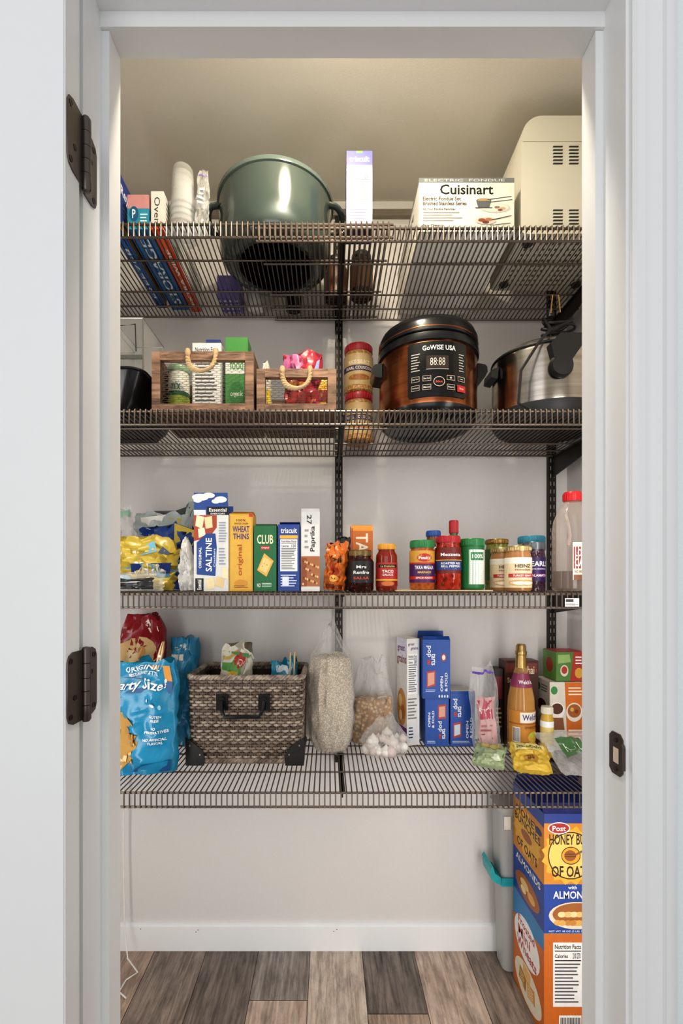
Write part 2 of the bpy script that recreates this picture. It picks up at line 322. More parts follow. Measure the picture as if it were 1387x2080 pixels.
def bag(name,label,x,y,zb,w,h,t,mat,spec=None,rot=(0,0,0),cat='bag',fill=None,lumps=None,group=None,**kw):
    sf=bagsurf(w,h,t,**kw); b=MB(); NV,NC=36,48; v=[]
    for j in range(NV+1):
        for i in range(NC): a=2*pi*i/NC; v.append(sf(math.cos(a),math.sin(a),j/NV))
    f=[(j*NC+i,j*NC+(i+1)%NC,(j+1)*NC+(i+1)%NC,(j+1)*NC+i) for j in range(NV) for i in range(NC)]+[tuple(range(NC-1,-1,-1)),tuple(NV*NC+i for i in range(NC))]
    b.add(v,f,mat,True)
    if spec:
        def fn(u,vv,l):
            c=max(-.97,min(.97,(u/w*2-1)*.97)); p=sf(c,-math.sqrt(1-c*c),vv/h); p.y-=l; return p
        b.pr(fn,w,h,spec,lift=.0012,flat=False,st=.00018 if len(spec)<30 else .00007)
    o=b.build(name,None,(x,y,zb),rot); tag(o,label,cat,group)
    R=o.rotation_euler.to_matrix(); o.location.z=zb+.0012-min((R@p).z for p in v)
    if fill:
        m2,fv,nm=fill; g=MB(); v=[]; K=20
        for j in range(K+1):
            vv=.012+(fv-.012)*min(1,j/(K-4)); k=.95 if j<=K-4 else .95*(1-((j-K+4)/4.)**2*.98)
            for i in range(NC):
                a=2*pi*i/NC; p=sf(math.cos(a),math.sin(a),vv); p.x*=k;p.y*=k*.96
                if j>K-4: p.z+=.01*math.sin((j-K+4)/4.*pi/2)
                n=mn.noise(Vector((p.x*90,p.y*90,p.z*90)))*.003; p.x+=n;p.y+=n; v.append(p)
        g.add(v,[(j*NC+i,j*NC+(i+1)%NC,(j+1)*NC+(i+1)%NC,(j+1)*NC+i) for j in range(K) for i in range(NC)]+[tuple(range(NC-1,-1,-1)),tuple(K*NC+i for i in range(NC))],m2,False)
        g.build(nm,o)
    if lumps:
        m2,n,r,top,nm=lumps; g=MB(); R2=random.Random(5)
        for i in range(n):
            a=R2.uniform(0,2*pi); q=R2.uniform(.2,.78)**.5; v_=R2.uniform(.1,top); p=sf(math.cos(a),math.sin(a),v_); rr_=r*R2.uniform(.75,1.15)
            zc_=max(rr_+.002,p.z); P=[(rr_*math.sin(pi*k/8)*(1 if k<6 else .8),-rr_*math.cos(pi*k/8)) for k in range(9)]; P[-1]=(0,rr_*1.25)
            g.lathe(P,m2[i%len(m2)],12,(p.x*q,p.y*q*.85,zc_))
        g.build(nm,o)
    return o
# ================= TOP SHELF
carton('wrap_box','dark blue upright wrap carton at far left of top shelf',218,243,350,1.12,S1,.33,'#2b3f86',{'R':[('r',0,0,100,12,'#d9a13a'),('t','Reynolds',2,60,34,84,'#e9ecf5'),('l',6,20,60,50,4,'#8fa0d0')],'F':[('t','Reynolds',25,30,75,95,'#e9ecf5',-90)],'B':[('r',10,5,90,95,'#1f5fa8'),('t','FREEZER',25,15,75,80,'#cfe2f2',90)]},cols={'B':M('#1c4d8c')})
carton('bag_box','small teal and pink carton beside the dark blue wrap box',258,303,396,1.13,S1,.33,'#2f8fae',{'F':[('r',0,60,100,100,'#c98f8f'),('c',30,45,22,22,'#1d5f86'),('t','P',22,32,38,58,'#e9f1f5'),('l',60,10,95,48,4,'#dcecf2')],'R':[('r',0,60,100,100,'#c98a8a'),('t','SLIDER BAGS',10,20,80,50,'#e9f1f5')],'B':[('t','STORAGE',25,10,75,90,'#dcecf2',90)]},cols={'B':M('#2166a5'),'T':M('#d99a9a')})
carton('oven_bag_box','narrow white and orange carton with handwritten word, next to cup stack',306,333,389,1.13,S1,.34,'#dcd8d0',{'F':[('t','Oven',25,15,72,85,'#2b2b2b',-90,0),('r',0,0,100,8,'#cc4b2c')],'R':[('l',5,10,95,90,6,'#555555')],'B':[('r',20,2,80,98,'#e86a3f'),('t','EXTRA WIDE',32,10,68,80,'#f4e8dc',90)]},cols={'B':M('#c9452a')})
t=thing('plastic_cup_stack','stack of clear plastic cups turned upside down beside zip bag','cups',(-.3725,1.167,S1+.0008),(0,0,0))
for i in range(6):
    z=i*.0155; b=MB(); b.lathe([(.0325,z),(.034,z+.002),(.0325,z+.004),(.0315,z+.006),(.025,z+.1),(.023,z+.104),(0,z+.104)],CUPF,28); b.build('cup',t)
bag('zip_bag','empty clear zip bag standing between cup stack and green pot',-.3185,1.142,S1,.034,.155,.016,FILM,[('r',5,90,95,93,'#8a6fb0'),('l',20,40,70,70,4,'#dfe3ea')],rot=(0,.04,.1),wr=.005,taper=(.6,.55),seed=3)
# dutch oven
gx,gy=-.146,1.268
green=M('#434e49',.16,0,'paint',coat=.7); green2=M('#26302c',.3); greenr=M('#5a6660',.2,0,'paint',coat=.5)
t=thing('dutch_oven','large glossy dark green enamel pot with side handles on top shelf','pot',(gx,gy,S1+.0006))
b=MB(); H=.168; b.lathe([(0,0),(.122,0),(.136,.004),(.147,.016),(.1525,.036),(.154,.07),(.155,.11),(.1555,H-.012),(.149,H-.011),(.148,H-.02),(.142,.06),(.11,.012),(0,.010)],green,72); b.build('pot_body',t)
b=MB(); b.lathe([(.1550,H-.0145),(.1595,H-.012),(.1605,H-.004),(.158,H),(.149,H),(.149,H-.010)],greenr,72); b.build('pot_rim',t)
b=MB(); b.lathe([(.1,-.0002),(.105,.0006),(.11,-.0002)],green2,48); b.build('base_ring',t)
for sg in(-1,1):
    b=MB(); pts=[]
    for i in range(17):
        a=-pi/2+pi*i/16; pts.append((sg*(.148+.038*max(0,math.cos(a))**.5),.052*math.sin(a),H-.036-.016*math.cos(a)))
    b.tube(pts,.0068,green,10,ry=.010); b.build('handle',t)
carton('cracker_box','tall narrow purple topped cracker box standing on top shelf',703,757,307,1.13,S1,.05,'#9da0c6',{'F':[('r',0,82,100,100,'#4c4c98'),('r',38,97,62,100,'#5c9a3a'),('t','triscuit',12,86,88,93,WHITE),('r',0,78,100,82,'#7272b0')]+nf(8,32,92,76,bg='#bfc1d2')+[('l',10,5,90,28,6,'#77779a'),('r',0,0,100,3,'#6f6fb4')]},cols={'L':M('#5f5fa8'),'R':M('#5f5fa8'),'B':M('#4a4476')})
carton('patterned_box','small purple checked box lying behind the cups',440,487,470,1.400,S1,.08,'#6d62a6',{'B':[('r',i*25,j*25,i*25+12,j*25+12,'#cfcadf') for i in range(4) for j in range(4)]},h=.07)
def tub(name,label,x,y,zs,r,h,m,ml):
    t=thing(name,label,'container',(x,y,zs+.0006)); b=MB(); b.lathe([(r*.86,0),(r*.88,.003),(r*.98,h-.016),(r*.98,h-.014)],m,30); b.lathe([(r*.6,-.0002),(r*.62,.0003),(r*.7,-.0001)],ml,30); b.build('tub_body',t)
    b=MB(); b.lathe([(r*.97,h-.014),(r,h-.012),(r,h-.002),(r*.96,h),(0,h)],ml,30); b.build('lid',t)
tub('plastic_tub','round white plastic tub behind the green pot',-.232,1.458,S1,.030,.09,M('#d9d7d2',.3),M('#f0eeea',.3))
tub('black_tub','round black plastic tub behind the green pot',-.112,1.461,S1,.028,.08,M('#1a1a1a',.3),M('#262626',.3))
brn=M('#3a2218',.15)
for i,(x,y) in enumerate(((.024,1.42),(.101,1.40))):
    jar('dark_jar',['dark brown glass jar behind the pot, near centre bracket','dark brown glass jar behind the tall narrow cracker box'][i],0,0,0,y,S1,brn,M('#2b2b2b',.3),[('l',20,20,80,80,5,'#8a6a4a')],x=x,r=.035,h=.13,labcol='#6d4a36')
# fondue set box
carton('fondue_set_box','wide white electric fondue set carton on top shelf',850,1045,362,1.125,S1R,.345,'#d6d3c7',{
 'F':[('r',0,91,100,100,'#6e7271'),('t','ELECTRIC  FONDUE',6,93.5,90,98,'#c9cbca',0,0),('t','Cuisinart',22,69,78,88,'#1b1b1b'),('t','Electric Fondue Set',4,58,44,65,'#3a2a22'),('t','Brushed Stainless Series',4,49,50,56,'#3a2a22'),('t','All Your Fondue Favorites',4,40,38,44,'#4a3a32'),('l',4,18,46,38,4,'#8a8580'),('t','Easy Cleanup',4,8,26,14,'#3a2a22'),
  ('c',80,44,16,9,'#b9b5a8'),('c',80,45,14,7.5,'#ccc9be'),('c',68,57,8,5,'#4a4d4f'),('c',68,57.8,6.6,3.8,'#a8895a'),('p',[(60,57),(76,57),(74,45),(62,45)],'#5b5e60'),('r',59,43,77,45,'#3b3d3e'),('p',[(72,60),(97,66),(97,65),(72,58.8)],'#3a3a3a'),('p',[(74,55),(98,60),(98,59),(74,54)],'#3a3a3a'),('c',82,45,3,2.4,'#8e6a5c'),('c',88,43,3,2.4,'#b09a7a'),('c',85,40,2.6,2,'#7a4a3c'),
  ('c',70,20,11,7,'#bdb6a6'),('c',66,21,4,3.4,'#8a4a3c'),('c',73,22,4,3.2,'#9a6a52'),('c',70,17,3.6,3,'#6b3a30'),('p',[(76,22),(97,30),(97,29),(77,20.6)],'#2b2b2b'),('p',[(74,12),(96,16),(96,15),(74,11)],'#2b2b2b')],
 'L':[('r',0,91,100,100,'#6e7271'),('t','Cuisinart',20,65,80,80,'#1b1b1b')],'B':[('r',2,2,98,98,'#e9e7de'),('r',49,2,50,98,'#c9c5b8')]})
# bread maker
cream=M('#cdc9bb',.38,0,'paint'); dkv=M('#2a2a28',.6)
bx0,bx1,by0,by1=.482,.752,1.14,1.36
t=thing('bread_maker','cream rounded countertop bread machine with vent slots on top shelf','appliance',((bx0+bx1)/2,by0,S1R+.0006))
def rrect(x0,x1,z0,z1,rt,rb,n=6):
    P=[]
    for cx,cz,r,a0 in((x1-rb,z0+rb,rb,-90),(x1-rt,z1-rt,rt,0),(x0+rt,z1-rt,rt,90),(x0+rb,z0+rb,rb,180)):
        for i in range(n+1): a=math.radians(a0+90*i/n); P.append((cx+r*math.cos(a),cz+r*math.sin(a)))
    return P
z0=S1R+.001; zt=z0+.305
b=MB(t); b.prism(rrect(bx0,bx1,z0+.006,z0+.236,.006,.012),by0,by1,cream,'y',True)
def vents(xc,zc,rows):
    for c in(-1,1):
        for k in range(rows):
            q=xc+c*.020; zz=zc+(k-rows/2)*.0085
            b.prism([(q-.013,zz),(q+.011,zz),(q+.013,zz+.0035),(q-.011,zz+.0035)],by0-.0008,by0+.001,dkv,'y')
vents(.594,z0+.050,5); vents(.594,z0+.205,6)
for i in range(14):
    for j in range(9): b.box(bx0+.03+i*.016,bx0+.036+i*.016,by0+.03+j*.02,by0+.038+j*.02,z0+.0056,z0+.0061,'#6a6658')
b.build('machine_body',t)
b=MB(t); b.prism(rrect(bx0+.004,bx1-.004,z0+.240,zt,.052,.004,10),by0+.003,by1-.003,cream,'y',True); b.prism(rrect(bx0+.008,bx1-.008,z0+.234,z0+.242,.002,.002,2),by0+.004,by1-.004,'#8b8776'); b.build('lid',t)
for x,y in((bx0+.03,by0+.03),(bx1-.03,by0+.03),(bx0+.03,by1-.03),(bx1-.03,by1-.03)):
    b=MB(t); b.lathe([(.012,z0-.0002),(.013,z0+.007)],dkv,16,(x,y,0)); b.build('foot',t)
# ================= SECOND SHELF
blk=M('#17171a',.22); blkm=M('#1d1d1f',.45)
t=thing('roasting_pan','black roasting pan at the far left of second shelf','pan',(-.56,1.25,S2+.0006))
b=MB(t); 
def loft(b,rings,m,cap=True,sm=True):
    n=len(rings[0]); v=[p for R in rings for p in R]
    b.add(v,[(j*n+i,j*n+(i+1)%n,(j+1)*n+(i+1)%n,(j+1)*n+i) for j in range(len(rings)-1) for i in range(n)],m,sm)
    if cap: b.add(rings[0],[tuple(range(n-1,-1,-1))],m); b.add(rings[-1],[tuple(range(n))],m)
def rr(x0,x1,y0,y1,r,z): return [(x,y,z) for x,y in rrect(x0,x1,y0,y1,r,r,5)]
loft(b,[rr(-.64,-.515,1.16,1.39,.03,S2+.001),rr(-.66,-.49,1.14,1.41,.035,S2+.03),rr(-.68,-.463,1.125,1.425,.035,S2+.105),rr(-.684,-.459,1.121,1.429,.037,S2+.107),rr(-.684,-.459,1.121,1.429,.037,S2+.111),rr(-.676,-.467,1.129,1.421,.033,S2+.111)],blk); b.build('pan_body',t)
b=MB(t); b.tube([(-.465,1.2,S2+.095),(-.450,1.21,S2+.097),(-.450,1.3,S2+.097),(-.465,1.31,S2+.095)],.005,blk,8); b.build('handle',t)
t=thing('acrylic_organizer','clear plastic organizer box sitting on the black pan','container',(-.55,1.22,S2+.1115))
b=MB(t); zz=S2+.112
for i,(x0,x1,h) in enumerate(((-.635,-.55,.12),(-.546,-.468,.135))):
    for a in((x0,x1,1.15,1.153,zz,zz+h),(x0,x1,1.29,1.293,zz,zz+h),(x0,x0+.003,1.153,1.29,zz,zz+h),(x1-.003,x1,1.153,1.29,zz,zz+h),(x0,x1,1.15,1.293,zz,zz+.003)): b.box(*a,CLR)
    b.tube([(x0,1.15,zz+h),(x1,1.15,zz+h),(x1,1.293,zz+h),(x0,1.293,zz+h)],.0016,M('#b8b8b4',.15,.5),6,True)
    for cx_ in(x0,x1): b.tube([(cx_,1.15,zz),(cx_,1.15,zz+h)],.0014,M('#8f8f8c',.15,.5),6)
b.build('clear_bins',t)
b=MB(t); b.box(-.56,-.47,1.147,1.15,zz+.03,zz+.04,M('#8f8f8c',.2,.8)); b.tube([(-.53,1.148,zz+.05),(-.53,1.143,zz+.11),(-.485,1.143,zz+.115),(-.485,1.148,zz+.05)],.0018,M('#6a6a66',.2,.8)); b.build('metal_clip',t)
cw=M('#b58f74',.6,0,'woodx','#523c2e',150.); cwd=M('#7e5f4a',.6,0,'woodx','#3e2e26',90.); cwz=M('#a8846a',.6,0,'woodx','#4b372a',60.); rope=M('#c9ad84',.8); wirem=M('#8f8a85',.35,.8)
def crate(label,px0,px1,ytop,d,depth):
    x0,x1=PX(px0,d),PX(px1,d); h=PZ(ytop,d)-S2; z=S2+.001
    t=thing('wooden_crate',label,'crate',((x0+x1)/2,d,z),group='wooden crates with wire mesh fronts'); fw=.021
    b=MB(t); b.box(x0,x0+fw,d,d+.014,z,z+h,cwz); b.box(x1-fw,x1,d,d+.014,z,z+h,cwz); b.box(x0+fw,x1-fw,d-.001,d+.014,z+h-fw,z+h,cw); b.box(x0+fw,x1-fw,d-.001,d+.014,z,z+fw,cw)
    b.box(x0+fw,x0+fw+.002,d+.001,d+.006,z+fw,z+h-fw,'#3a2c24'); b.box(x1-fw-.002,x1-fw,d+.001,d+.006,z+fw,z+h-fw,'#3a2c24'); b.build('front_frame',t)
    b=MB(t); b.box(x0,x0+.010,d+.0142,d+depth,z,z+h,cwd); b.box(x1-.010,x1,d+.0142,d+depth,z,z+h,cwd); b.box(x0+.0102,x1-.0102,d+depth-.01,d+depth,z,z+h,cwd); b.build('side_boards',t)
    b=MB(t); 
    for k in range(4): b.box(x0+.0102,x1-.0102,d+.0142+k*(depth-.026)/4,d+.0142+(k+1)*(depth-.026)/4-.002,z,z+.008,cwd)
    b.lathe([(.004,z-.0003),(.004,z)],'#c9c5bd',12,((x0+x1)/2,d+.06,0)); b.build('bottom_boards',t)
    b=MB(t); p=.0095; hh=.0055; zz0=z+fw-.002; n=int((h-2*fw)/hh)+1
    xa,xb=x0+fw,x1-fw; K=int((xb-xa)/p)
    for j in range(K+1):
        pts=[]
        for i in range(n):
            sg=1 if (i+j)%2 else -1; xx=xa+j*p+sg*p*.47
            for q in(.15,.85): pts.append((min(max(xx,xa),xb),d+.010,min(zz0+(i+q)*hh,z+h-fw+.001)))
        b.tube(pts,.00055,wirem,4)
    b.build('wire_mesh',t)
    b=MB(t); cx=(x0+x1)/2; rw=.034
    for ph in(0,pi):
        pts=[]
        for i in range(61):
            q=i/60; a=pi*q; bx=cx-rw*math.cos(a)*(1+.12*math.sin(a)); bz=z+h-.004-.052*math.sin(a)**.8; by=d-.009-.008*math.sin(a)
            o=.0032; aa=ph+q*2*pi*9; pts.append((bx+o*math.cos(aa)*abs(math.sin(a))+o*.5*math.cos(aa),by+o*math.sin(aa),bz+o*math.cos(aa)*.6))
        b.tube(pts,.0037,rope,7)
    for sx in(-1,1): b.lathe([(0,-.009),(.006,-.006),(.0075,0),(.005,.008),(0,.009)],rope,10,(cx+sx*rw,d-.009,z+h-.006))
    b.build('rope_handle',t); return x0,x1,z,h
crate('larger wooden crate with wire front and rope handle, left on second shelf',308,515,715,1.13,.2)
crate('smaller wooden crate with wire front and rope handle, beside couscous jars',521,683,750,1.13,.2)
zc=S2+.0095
carton('drink_mix_box','white food carton with nutrition panel inside the larger crate',390,450,697,1.2,zc,.05,'#e0ded8',{'F':[('r',0,0,100,6,'#7a9c4a')]+nf(4,8,96,97,'110')},cols={'T':M('#8891b5')})
carton('green_food_box','green topped food carton inside the larger crate, on its right',457,504,686,1.2,zc,.055,'#4a8e46',{'F':[('r',0,55,100,80,'#e9ece4'),('t','food',20,60,80,74,'#4f9a4b'),('c',50,30,34,16,'#2f7a38'),('t','organic',22,26,78,34,'#dfe9d6')]},cols={'T':M('#6bb25e')})
carton('blue_topped_box','small dark carton peeking behind nutrition carton in larger crate',418,448,690,1.262,zc,.03,'#3d4a8c',{'F':[('r',5,80,95,96,'#dfe3ee')]})
jar('food_canister','white and green canister inside the larger crate, on its left',0,0,738,1.2,zc,M('#dcdccf',.4),M('#8fae8c',.4),[('r',0,0,100,45,'#b9c94a'),('r',0,45,100,60,'#2f6a3c'),('t','mix',38,62,62,90,'#2f6a3c')],cat='canister',neck=.95,labcol='#e9e7da',x=-.394,r=.027)
bag('snack_pouch','bright red and pink snack pouch sticking out of smaller crate',PX(615,1.2),1.2,zc,.1,.165,.05,M('#a92f40',.35),[('r',0,55,50,100,'#b4608e'),('p',[(30,60),(95,100),(95,60)],'#3d5fa5'),('p',[(20,62),(35,90),(42,66)],'#d9a23c'),('r',10,10,90,35,'#b03a28'),('r',15,40,60,52,'#c8863c')],wr=.012,seed=5,topt=.3,topn=.03)
bag('small_snack_packet','small blue and tan packet at left end of smaller crate',PX(546,1.2)-.010,1.215,zc,.034,.155,.02,M('#c8bfae',.4),[('p',[(10,70),(60,98),(80,70)],'#35619a'),('c',40,80,18,5,'#d9742c'),('r',10,20,90,50,'#e2c23c')],wr=.004,seed=8,taper=(.6,.4))
bag('golden_snack_packet','golden yellow packet at right end of smaller crate',PX(662,1.2)-.010,1.2,zc,.036,.10,.025,M('#d9a62e',.35),[('r',10,40,90,70,'#8e2f24')],wr=.004,seed=9)
cous=M('#d8b27a',.35,0,'chunk','#a9783e',160.)
redlid=M('#a8202a',.35)
for i in range(2):
    jar('couscous_jar',['lower red lidded couscous jar standing directly on second shelf','upper red lidded couscous jar stacked on an identical one'][i],0,0,0,1.38,S2+i*.1445,cous,redlid,
     [('p',[(8,8),(92,8),(92,74),(72,92),(28,92),(8,74)],'#6e1f22'),('p',[(12,10),(88,10),(88,40),(12,40)],'#d9c6a0'),('t','RICE SELECT',30,66,70,78,'#e9dcc0'),('r',14,44,86,62,'#3b2a4f'),('t','PEARL COUSCOUS',24,48,76,58,'#e9dcc0'),('c',50,24,20,9,'#a9672f')],x=PX(728,1.38),r=.044,h=.144,neck=.92,lz=(.12,.76),lh=.022,labcol='#c7a878',group='stacked couscous jars')
# pressure cooker
cx,cy=.276,1.272; copper=M('#b0714a',.2,.95,'brush','#8f5536',90.); z0=S2+.001
t=thing('pressure_cooker','copper and black electric pressure cooker with digital panel','cooker',(cx,cy,z0))
b=MB(t); b.lathe([(.1,z0),(.118,z0+.004),(.130,z0+.016),(.1335,z0+.03)],blk,64,(cx,cy,0)); b.build('base',t)
b=MB(t); b.lathe([(.1325,z0+.030),(.133,z0+.034),(.133,z0+.183),(.132,z0+.186)],copper,64,(cx,cy,0)); b.build('copper_body',t)
b=MB(t); b.lathe([(.132,z0+.186),(.137,z0+.188),(.138,z0+.196),(.137,z0+.206),(.133,z0+.209)],blk,64,(cx,cy,0)); b.build('rim_ring',t)
b=MB(t); b.lathe([(.130,z0+.2095),(.1355,z0+.213),(.135,z0+.236),(.128,z0+.252),(.108,z0+.262),(.07,z0+.268),(0,z0+.270)],blk,64,(cx,cy,0)); b.lathe([(.1357,z0+.2195),(.1362,z0+.221),(.1357,z0+.2225)],copper,64,(cx,cy,0)); b.build('lid',t)
b=MB(t); pts=[(cx-.07+.14*i/12,cy,z0+.262+.026*math.sin(pi*i/12)**.6) for i in range(13)]; b.tube(pts,.008,blk,10,ry=.016); b.tube([(p[0]+.035,p[1]-.02,p[2]+.006) for p in pts[4:]]+[(cx+.120,cy-.02,z0+.245),(cx+.126,cy-.02,z0+.225)],.0038,copper,8); b.build('lid_handle',t)
for sg in(-1,1):
    b=MB(t); pr_=[(sg*.130,.0),(sg*.150,.003),(sg*.157,.016),(sg*.156,.03),(sg*.150,.036),(sg*.130,.04)]
    b.prism([(cx+x,z0+.135+z) for x,z in pr_],cy-.034,cy+.034,blk,'y',True); b.build('side_handle',t)
W,H=.156,.138; R=.1338
fn=lambda u,v,l:(cx+(R+l)*math.cos(-pi/2+(u-W/2)/R),cy+(R+l)*math.sin(-pi/2+(u-W/2)/R),z0+.043+v)
b=MB(t); dk=M('#101012',.15); kb=M('#151517',.2); sp=[('r',2,0,98,100,dk),('r',0,3,100,97,dk),('t','GoWISE USA',24,84,78,93,'#e8e6e2'),('r',30,52,66,74,M('#3a2f2a',.2)),('t','88:88',36,56,60,70,'#c9c2b4',0,0),('r',30,49,66,50.5,'#8a8580')]
for i in range(7): sp+=[('r',6,78-i*5,20-(i%3)*2,79.6-i*5,'#b5aea6'),('r',84,78-i*5,94-(i%2)*2,79.6-i*5,'#b5aea6')]
for x,y,s in((13,33,'Delay Timer'),(31,33,'Slow Cook'),(13,17,'Adjust Pressure'),(31,17,'Manual'),(69,17,'Start')):
    sp+=[('r',x-6.5,y-5,x+6.5,y+5,'#b9a48f'),('r',x-5.8,y-4.3,x+5.8,y+4.3,kb),('t',s,x-5,y-1.5,x+5,y+1.5,'#d8d2c8')]
sp+=[('r',62,29,76,38,'#b9a48f'),('r',62.7,30,75.3,37,kb),('t','+',67,31,71,36,'#d8d2c8'),('r',81,29,95,38,'#b9a48f'),('r',81.7,30,94.3,37,kb),('r',85,33,91,34,'#d8d2c8'),('c',50,26,9,9,'#c9b29a'),('c',50,26,8,8,kb),('t','Select',44.5,24,55.5,28,'#cf4a3a'),('r',80,10,96,22,'#b52a22'),('t','Stop',84,14,92,18,'#e8d8d0')]
b.pr(fn,W,H,sp,lift=.0012,flat=False,st=.00006); b.build('control_panel',t)
# slow cooker
cx,cy=.618,1.285; steel=M('#b9b2aa',.2,1.,'brush','#9a928a',80.)
t=thing('slow_cooker','silver oval slow cooker with black base, right end of second shelf','cooker',(cx,cy,z0)); A=.152; k=.86
b=MB(t); b.lathe([(A*.8,z0),(A*.9,z0+.004),(A*.985,z0+.02),(A,z0+.048)],blkm,64,(cx,cy,0),1,k); b.build('base',t)
b=MB(t); b.lathe([(A*.985,z0+.048),(A*.99,z0+.052),(A*.99,z0+.175),(A*1.0,z0+.183),(A*1.0,z0+.189),(A*.97,z0+.192)],steel,64,(cx,cy,0),1,k); b.build('steel_body',t)
b=MB(t); b.lathe([(A*.96,z0+.1925),(A*.985,z0+.195),(A*.97,z0+.203),(A*.8,z0+.220),(A*.5,z0+.231),(0,z0+.234)],M('#c9c5c0',.1,.9),64,(cx,cy,0),1,k); b.lathe([(A*1.005,z0+.1935),(A*1.012,z0+.196),(A*1.005,z0+.1985)],blkm,64,(cx,cy,0),1,k); b.build('lid',t)
b=MB(t); b.lathe([(0,z0+.233),(.02,z0+.235),(.012,z0+.242),(.024,z0+.254),(.024,z0+.260),(0,z0+.264)],blk,24,(cx,cy,0)); b.build('lid_knob',t)
yf=cy-A*k-.004
b=MB(t); b.lathe([(.0,yf-.012),(.026,yf-.010),(.030,yf-.002),(.030,yf+.004),(0,yf+.006)],blkm,28,(cx-.03,0,z0+.125),axis='y'); b.prism([(cx-.05,z0+.135),(cx-.008,z0+.135),(cx+.03,z0+.19),(cx+.025,z0+.205),(cx-.035,z0+.205),(cx-.06,z0+.18)],yf-.008,yf+.02,blkm); b.build('lid_clip',t)
b=MB(t); b.prism([(cx-A-.018,z0+.145),(cx-A,z0+.14),(cx-A+.004,z0+.172),(cx-A-.016,z0+.165)],cy-.03,cy+.03,blkm); b.build('side_handle',t)
b=MB(); pts=[]
for i in range(100):
    a=i/100*2*pi*3.6; r=.035+.006*math.sin(a*2.3); pts.append((cx+.0+r*math.cos(a)*1.1,cy-.06+r*.45*math.sin(a),z0+.242+.034*(i/100)+.014*math.sin(a*.9)**2+.006*math.cos(a)))
pts+=[(cx-.05,cy-.12,z0+.227),(cx-.09,cy-.14,z0+.18),(cx-.135,cy-.142,z0+.11),(cx-.138,cy-.135,z0+.03),(cx-.11,cy-.145,z0+.010)]
b.tube(pts,.0036,blkm,7); b.lathe([(.0,0),(.009,.001),(.010,.012),(.006,.02)],blkm,12,(cx-.03,cy-.08,z0+.278)); o=b.build('power_cord'); tag(o,'black coiled power cord lying on the silver slow cooker lid','cord')
b=MB(); b.tube([(cx-.04,cy-.1,z0+.278),(cx-.035,cy-.1,z0+.325),(cx-.02,cy-.1,z0+.325),(cx-.015,cy-.1,z0+.280)],.002,M('#c9a868',.25,.9)); b.build('plug_prongs',o)
# ================= THIRD SHELF
z3=S3
bag('chip_bag','yellow and blue chip bag slumped at left end of third shelf',-.485,1.20,z3,.155,.125,.075,M('#c8b04a',.28),[('p',[(2,0),(98,0),(98,44),(60,52),(2,30)],'#6fa8c0'),('p',[(30,46),(95,66),(95,36),(30,16)],'#1f3a80'),('t','RUFFLES',34,27,88,52,WHITE,180),('p',[(5,62),(34,66),(30,90),(5,82)],'#dcdcd6'),('p',[(44,62),(70,74),(64,92),(40,84)],'#7ab0c8'),('p',[(2,4),(36,8),(30,22),(2,20)],'#9fd0e0'),('p',[(72,72),(92,76),(90,90),(74,88)],'#3a4a6a')],rot=(0,.12,.15),wr=.018,seed=12,bot=.8,topt=.5,topn=.03)
bag('navy_chip_bag','crumpled navy and white chip bag between yellow and pale blue bags',-.462,1.292,z3,.150,.165,.065,M('#2c4a8e',.25),[('p',[(2,60),(50,66),(60,92),(6,90)],'#dcdad2'),('p',[(62,72),(98,76),(95,97),(66,98)],'#d0b84a'),('p',[(12,70),(30,72),(30,84),(14,82)],'#b5442e'),('r',60,30,95,50,'#8fbfd6')],rot=(0,.10,0),wr=.02,seed=14,bot=.8,topt=.5,topn=.04)
bag('pale_blue_bag','crumpled pale blue and silver snack bag behind the other chip bags',-.50,1.405,z3,.17,.235,.10,M('#bcc4c2',.2),[('r',5,45,90,66,'#ccb450'),('p',[(10,72),(50,78),(60,96),(10,94)],'#e4e1d8'),('p',[(52,68),(94,70),(90,90),(62,92)],'#cdb44a'),('c',30,74,14,6,'#3a6aa8')],rot=(0,0,0),wr=.022,seed=15,bot=.8,topt=.4,topn=.04)
bag('clear_scrap_bag','crumpled clear bag with black print at front left of third shelf',-.475,1.128,z3,.14,.042,.03,FILM,[('r',15,10,85,75,BLK),('l',25,30,75,60,2,'#cccccc')],wr=.006,seed=18,bot=.9)
bag('lidded_bag','clear bag with pale green cap behind the yellow chip bag',-.594,1.295,z3,.085,.235,.06,FILM,[('r',0,88,100,97,'#9cc3ac'),('r',10,50,90,60,'#d9e4e0')],wr=.014,seed=16,bot=.8,taper=(.7,.7),cat='bag')
bag('white_plastic_bag','frosted white plastic bag left of the cracker boxes',PX(380,1.15),1.165,z3,.046,.132,.04,M('#d0ceca',.3),[('l',20,30,60,60,4,'#bcbab4')],rot=(0,-.06,0),wr=.008,seed=21,taper=(.4,.3))
D3=1.14
